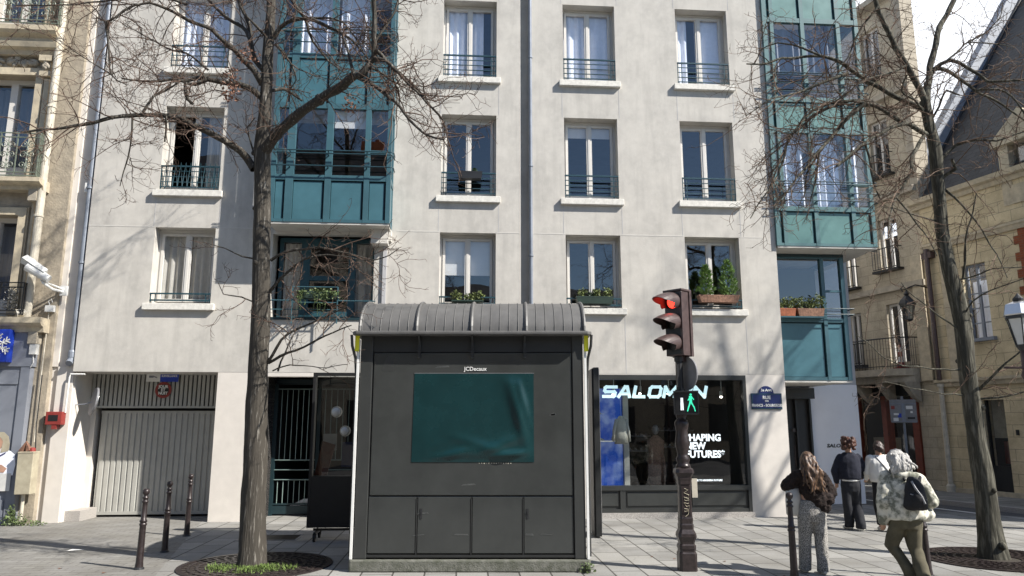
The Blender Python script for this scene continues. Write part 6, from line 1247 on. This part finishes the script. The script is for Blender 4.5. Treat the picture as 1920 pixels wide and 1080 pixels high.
def person(label, loc, rz, j, f, cloth):
    t = thing('person', label, 'person', loc, rz)
    b = MB(); V = {k: Vector(v) for k, v in j.items()}
    P_ = head(b, V['head'], f); cap(b, V['neck'], V['head'] - Vector((0, 0, .05)), .058, .052)
    mid = (V['hipL'] + V['hipR']) / 2; sh = (V['shL'] + V['shR']) / 2
    b.loft([ring(mid + (sh - mid) * k + Vector((0, 0, dz)), rx, ry) for k, rx, ry, dz in ((0, .12, .09, -.08), (0, .16, .115, 0), (.35, .135, .10, 0), (.75, .165, .11, 0), (1, .15, .09, 0), (1, .07, .06, .06))])
    for s in 'LR':
        sg = -1 if s == 'L' else 1
        cap(b, V['sh' + s], V['el' + s], .048, .038); cap(b, V['el' + s], V['wr' + s], .038, .026); hand(b, V['wr' + s], V['el' + s], sg, cloth.get('curl', .6))
        cap(b, V['hip' + s], V['kn' + s], .082, .055); cap(b, V['kn' + s], V['an' + s], .052, .036)
        cap(b, V['an' + s], V['toe' + s], .034, .026); cap(b, V['an' + s] - Vector((0, 0, .03)), V['an' + s] - Vector((0, 0, .03)) - (V['toe' + s] - V['an' + s]).normalized() * .04, .032, .028)
    B_ = link('body', remesh(b, .0065, 2), 'skin', t, True)
    for sx in (-1, 1):
        q = MB(); q.ell(P_(sx * .033, .075, -.005), .0125, 10, 8); q.build('eye', 'eye_white', t, True)
        q = MB(); q.ell(P_(sx * .033, .0845, -.005), .0055, 8, 6); q.build('pupil', 'black_print', t, True)
    q = MB(); q.ell(P_(0, .088, -.062), (.022, .006, .008), 10, 6); q.build('mouth', 'lips', t, True)
    return t, V, P_
def garment(name, m, t, mb, vox=.014, fold=.008, freq=7, seed=1, stretch=(1, 1, 1), smooth=2): return link(name, remesh(mb, vox, smooth, fold, freq, seed, stretch), m, t, True)
def shoes(V, t, m, s=1.0):
    for k in 'LR':
        d = (V['toe' + k] - V['an' + k]); d.z = 0; d = d.normalized() if d.length > 0 else Vector((0, 1, 0)); q = MB(); a = V['an' + k].copy(); z0 = min(V['toe' + k].z, a.z) - .035
        cap(q, (a.x - d.x * .05, a.y - d.y * .05, z0 + .045), (a.x + d.x * .05, a.y + d.y * .05, z0 + .045), .043, .046); cap(q, (a.x + d.x * .05, a.y + d.y * .05, z0 + .045), (a.x + d.x * .15, a.y + d.y * .15, z0 + .035), .046, .036); q.box(a.x - .03, a.x + .03, a.y - .03, a.y + .03, z0 + .0, z0 + .08)
        garment('shoe', m, t, q, .012, 0)
def strands(mb, n, start, end, spread0, spread1, r, rr, wav=.02, yb=0):
    for _ in range(n):
        a = Vector(start) + Vector((rr.uniform(-1, 1) * spread0[0], rr.uniform(-1, 1) * spread0[1], rr.uniform(-.03, .03))); b = Vector(end) + Vector((rr.uniform(-1, 1) * spread1[0], rr.uniform(-1, 1) * spread1[1], rr.uniform(-.10, .05))); ph = rr.uniform(0, 6)
        pts = [a.lerp(b, k / 8) + Vector((math.sin(ph + k * 1.1) * wav, yb * math.sin(k / 8 * 3.14) + math.cos(ph + k * 1.3) * wav * .6, 0)) for k in range(9)]; mb.tube(pts, [r * (1 - .55 * (k / 8) ** 2) for k in range(9)], 6)
rr = random.Random(12)
# woman with long hair, seen from behind
j = dict(head=(-.02, .0, 1.55), neck=(0, 0, 1.40), shL=(-.165, 0, 1.34), shR=(.165, 0, 1.32), elL=(-.31, .03, 1.19), wrL=(-.12, .24, 1.27), elR=(.28, .05, 1.10), wrR=(.16, .24, 1.05), hipL=(-.09, 0, .86), hipR=(.09, 0, .86), knL=(-.12, .03, .48), knR=(.09, -.02, .47), anL=(-.125, .10, .10), anR=(.09, -.02, .08), toeL=(-.14, .24, .04), toeR=(.10, .12, .035))
t, V, P_ = person('woman with long highlighted hair, brown fur jacket and speckled trousers, seen from behind', (4.25, 10.87, 0), R(-4), j, (-.25, 1, -.05), {})
q = MB(); q.loft([ring((.0, 0, z), rx, ry) for z, rx, ry in ((.70, .16, .12), (.80, .195, .145), (.90, .19, .14), (1.0, .165, .125))])
for s, x in (('L', -.125), ('R', .09)):
    k, a = V['kn' + s], V['an' + s]; q.loft([ring(c, r_, r_ * 1.05) for c, r_ in (((a.x, a.y, .035), .088), ((a.x, a.y - .01, .12), .086), ((k.x, k.y, .48), .088), ((x * .85, 0, .72), .104), ((x * .75, 0, .82), .11))])
garment('trousers', 'patterned_cloth', t, q, .013, .012, 5, 3, (1, 1, .5)); shoes(V, t, 'shoe_white')
q = MB(); q.loft([ring((x, 0, z), rx, ry, tilt=(-.30, 0)) for x, z, rx, ry in ((.085, .86, .13, .13), (.075, .95, .19, .17), (.05, 1.05, .215, .18), (.03, 1.18, .20, .165), (.0, 1.30, .18, .14), (.0, 1.38, .09, .08))])
cap(q, V['shL'], V['elL'], .085, .095); cap(q, V['elL'], V['wrL'], .095, .065); cap(q, V['shR'], V['elR'], .085, .10); cap(q, V['elR'], V['wrR'], .095, .065); q.ell((.20, -.06, 1.02), (.10, .10, .09)); q.ell((.1, -.05, .93), (.14, .11, .07))
garment('fur_jacket', 'fur', t, q, .012, .016, 20, 2)
q = MB(); q.ell((-.025, -.015, 1.575), (.088, .108, .10), 14, 10); strands(q, 46, (-.02, -.085, 1.58), (.045, -.175, 1.20), (.075, .03), (.115, .03), .026, rr, .018, -.05); strands(q, 12, (-.09, -.02, 1.56), (-.10, -.12, 1.26), (.01, .04), (.03, .04), .022, rr, .02)
garment('hair', 'hair_highlight', t, q, .009, .004, 22, 4, (1, 1, .4), 1)
t2 = thing('tote_bag', 'pale canvas tote bag hanging at the left side of the woman in fur', 'bag', (4.01, 10.90, .78), R(12)); q = MB(); q.loft([ring((0, 0, z), rx, ry, 12) for z, rx, ry in ((0, .10, .03), (.02, .13, .05), (.2, .135, .055), (.37, .12, .04))]); q.build('bag', 'canvas', t2, True)
MB().tube([(-.05, -.03, .36), (.04, -.05, .55), (.12, -.07, .68)], .011, 6).build('strap', 'canvas', t2)
# navy sweater
j = dict(head=(.0, .0, 1.655), neck=(0, 0, 1.49), shL=(-.175, 0, 1.41), shR=(.175, 0, 1.41), elL=(-.28, .02, 1.14), wrL=(-.25, .08, .93), elR=(.30, .02, 1.16), wrR=(.30, .20, 1.02), hipL=(-.09, 0, .92), hipR=(.09, 0, .92), knL=(-.09, .02, .50), knR=(.10, .05, .50), anL=(-.05, .12, .10), anR=(.11, -.06, .085), toeL=(-.10, .25, .04), toeR=(.20, .04, .035))
t, V, P_ = person('person with curly auburn hair in a navy sweater and dark jeans, walking away', (6.73, 15.16, 0), R(-6), j, (.55, 1, -.05), {})
q = MB(); q.loft([ring((.0, 0, z), rx, ry) for z, rx, ry in ((.74, .16, .12), (.85, .195, .14), (.95, .185, .135), (1.02, .165, .125))])
for s, x in (('L', -.1), ('R', .1)):
    k, a = V['kn' + s], V['an' + s]; q.loft([ring(c, r_, r_ * 1.1) for c, r_ in (((a.x, a.y, .05), .092), ((a.x, a.y - .01, .14), .090), ((k.x, k.y, .50), .092), ((x * .85, 0, .76), .105), ((x * .75, 0, .88), .11))])
garment('jeans', 'denim_dark', t, q, .014, .012, 5, 5, (1, 1, .5)); shoes(V, t, 'shoe_white')
q = MB(); q.loft([ring((.0, 0, z), rx, ry) for z, rx, ry in ((.935, .16, .12), (.95, .186, .142), (.985, .18, .135))]); garment('shirt_hem', 'white_blouse', t, q, .014, .004)
q = MB(); q.loft([ring((.0, 0, z), rx, ry) for z, rx, ry in ((.975, .19, .14), (1.0, .215, .165), (1.15, .225, .17), (1.32, .225, .16), (1.43, .19, .13), (1.50, .10, .09))])
for s in 'LR': cap(q, V['sh' + s], V['el' + s], .070, .072); cap(q, V['el' + s], V['wr' + s], .072, .052)
garment('sweater', 'navy_knit', t, q, .014, .014, 6, 7)
q = MB(); q.ell((-.005, -.02, 1.685), (.115, .125, .115), 14, 10)
for _ in range(60): a = rr.uniform(0, 6.28); e = rr.uniform(-.9, 1.2); q.ell((math.cos(a) * .118 * math.cos(e * .6), -.03 + math.sin(a) * .12 - .02, 1.66 + .11 * e), rr.uniform(.028, .044), 7, 5)
q2 = MB(); garment('hair', 'hair_auburn', t, q, .010, .012, 24, 3, (1, 1, .7), 1)
# white blouse
j = dict(head=(.0, .0, 1.60), neck=(0, 0, 1.45), shL=(-.17, 0, 1.38), shR=(.17, 0, 1.38), elL=(-.23, .06, 1.12), wrL=(-.20, .22, .98), elR=(.22, .08, 1.12), wrR=(.12, .24, 1.0), hipL=(-.08, 0, .90), hipR=(.08, 0, .90), knL=(-.08, .06, .49), knR=(.08, .0, .49), anL=(-.06, .02, .09), anR=(.08, -.10, .10), toeL=(-.05, .17, .035), toeR=(.10, .03, .035))
t, V, P_ = person('person with short dark hair in a white blouse with a crossbody strap, half hidden', (7.28, 15.05, 0), R(-6), j, (.3, 1, -.1), {})
q = MB(); q.loft([ring((.0, 0, z), rx, ry) for z, rx, ry in ((.74, .14, .11), (.85, .175, .13), (.95, .17, .125), (1.0, .155, .12))])
for s, x in (('L', -.085), ('R', .085)):
    k, a = V['kn' + s], V['an' + s]; q.loft([ring(c, r_, r_ * 1.1) for c, r_ in (((a.x, a.y, .12), .07), ((k.x, k.y, .49), .075), ((x * .85, 0, .76), .095), ((x * .75, 0, .88), .10))])
garment('trousers', 'black_cloth', t, q, .014, .008, 5, 5); shoes(V, t, 'shoe_white')
q = MB(); q.loft([ring((.0, 0, z), rx, ry) for z, rx, ry in ((.93, .17, .12), (.97, .205, .16), (1.1, .225, .18), (1.3, .215, .16), (1.40, .17, .12), (1.46, .09, .08))])
for s in 'LR': cap(q, V['sh' + s], V['el' + s], .082, .075); cap(q, V['el' + s], V['wr' + s], .07, .05)
garment('blouse', 'white_blouse', t, q, .014, .020, 5, 9, (1.3, 1, .6))
q = MB(); q.tube([(-.10, .07, 1.44), (-.09, -.10, 1.42), (.0, -.168, 1.28), (.12, -.17, 1.12), (.19, -.10, 1.0)], .013, 6); q.build('strap', 'foam_grey', t)
q = MB(); q.ell((0, -.01, 1.635), (.092, .11, .10), 14, 10); q.ell((.02, -.10, 1.56), (.065, .06, .065), 10, 8); q.ell((.0, -.06, 1.6), (.08, .08, .08), 10, 8)
for _ in range(20): a = rr.uniform(0, 6.28); q.ell((math.cos(a) * .075, -.05 + math.sin(a) * .07, 1.60 + rr.uniform(-.05, .07)), .03, 7, 5)
garment('hair', 'hair_dark', t, q, .010, .008, 22, 3, (1, 1, .5), 1)
# grey haired walker, stooping
j = dict(head=(-.02, .12, 1.56), neck=(.0, .06, 1.43), shL=(-.19, .03, 1.35), shR=(.19, .0, 1.33), elL=(-.27, -.02, 1.05), wrL=(-.27, .04, .80), elR=(.34, -.02, 1.06), wrR=(.24, .16, .93), hipL=(-.09, 0, .86), hipR=(.09, 0, .86), knL=(-.16, .14, .46), knR=(.09, .03, .47), anL=(.02, .02, .12), anR=(.11, -.16, .13), toeL=(-.08, .13, .04), toeR=(.05, -.02, .04))
t, V, P_ = person('stooping grey haired walker in a pale camouflage jacket and olive trousers', (5.20, 10.16, 0), R(-8), j, (-.5, 1, -.3), {})
q = MB(); q.loft([ring((.0, 0, z), rx, ry) for z, rx, ry in ((.70, .16, .13), (.82, .20, .155), (.92, .195, .15), (1.0, .17, .13))])
for s, x in (('L', -.1), ('R', .1)):
    k, a = V['kn' + s], V['an' + s]; q.loft([ring(c, r_, r_ * 1.1) for c, r_ in (((a.x, a.y, .07), .078), ((a.x - .01, a.y, .15), .082), ((k.x, k.y, .46), .092), ((x * .9, .03, .74), .112), ((x * .75, 0, .86), .115))])
garment('trousers', 'olive_cloth', t, q, .013, .020, 5, 5, (1, 1, .7)); shoes(V, t, 'dark_metal')
q = MB(); q.loft([ring((x, y, z), rx, ry, tilt=(.06, 0)) for x, y, z, rx, ry in ((.02, 0, .82, .24, .19), (.02, 0, .86, .265, .20), (.01, 0, 1.0, .25, .19), (.0, .01, 1.2, .235, .175), (0, .03, 1.34, .20, .145), (0, .05, 1.43, .11, .10))])
for s in 'LR': cap(q, V['sh' + s], V['el' + s], .095, .09); cap(q, V['el' + s], V['wr' + s], .09, .072)
q.ell((.26, .02, .88), (.12, .10, .09)); q.ell((0, -.06, 1.40), (.15, .08, .06))
garment('jacket', 'camouflage', t, q, .013, .020, 6, 6)
q = MB(); q.tube([V['neck'] + Vector((.10 * math.cos(a), .09 * math.sin(a), .01)) for a in [2 * math.pi * k / 14 for k in range(15)]], .04, 8); garment('scarf', 'olive_cloth', t, q, .012, .008)
q = MB(); q.ell((-.015, .09, 1.595), (.125, .145, .118), 14, 10); q.ell((.0, .06, 1.52), (.135, .10, .09), 14, 10)
strands(q, 70, (-.01, -.02, 1.64), (.01, -.06, 1.44), (.10, .04), (.165, .04), .020, rr, .012, -.05); strands(q, 16, (.07, .10, 1.60), (.13, .08, 1.44), (.02, .05), (.03, .06), .022, rr)
garment('hair', 'hair_grey', t, q, .008, .007, 30, 3, (1, 1, .25), 1)
hb = MB(); hb.tube([(-.13 + .0, .12, 1.62), (-.08, .09, 1.70), (-.02, .08, 1.715), (.05, .09, 1.70)], .012, 6); hb.build('hair_band', 'foam_grey', t)
o = Vector((5.20, 10.16, 0)); RM = Matrix.Rotation(R(-8), 3, 'Z')
t2 = thing('backpack', 'small black backpack worn over the camouflage jacket', 'backpack', tuple(o + RM @ Vector((.045, -.16, .96))), R(-8))
t2.rotation_euler.y = R(6)
q = MB(); q.loft([ring((x, y, z), rx, ry) for x, y, z, rx, ry in ((0, -.06, 0, .10, .06), (0, -.08, .03, .145, .095), (0, -.08, .18, .14, .10), (-.01, -.07, .30, .11, .085), (-.02, -.05, .38, .08, .06), (-.02, -.03, .42, .05, .03))]); q.ell((.01, -.15, .13), (.11, .06, .11)); garment('pack', 'black_cloth', t2, q, .012, .012, 8)
q = MB(); q.tube([(-.07, -.13, .36), (-.04, -.175, .28), (.03, -.20, .18), (.07, -.20, .10)], .014, 6).tube([(-.09, -.15, .20), (.02, -.205, .17), (.11, -.15, .15)], .008, 5); q.build('flap_strap', 'foam_grey', t2)
q = MB(); q.tube([(-.10, .02, .36), (-.12, .10, .44), (-.12, .2, .40)], .02, 6).tube([(.08, .02, .36), (.11, .08, .42), (.12, .18, .38)], .02, 6); q.build('shoulder_strap', 'black_cloth', t2)
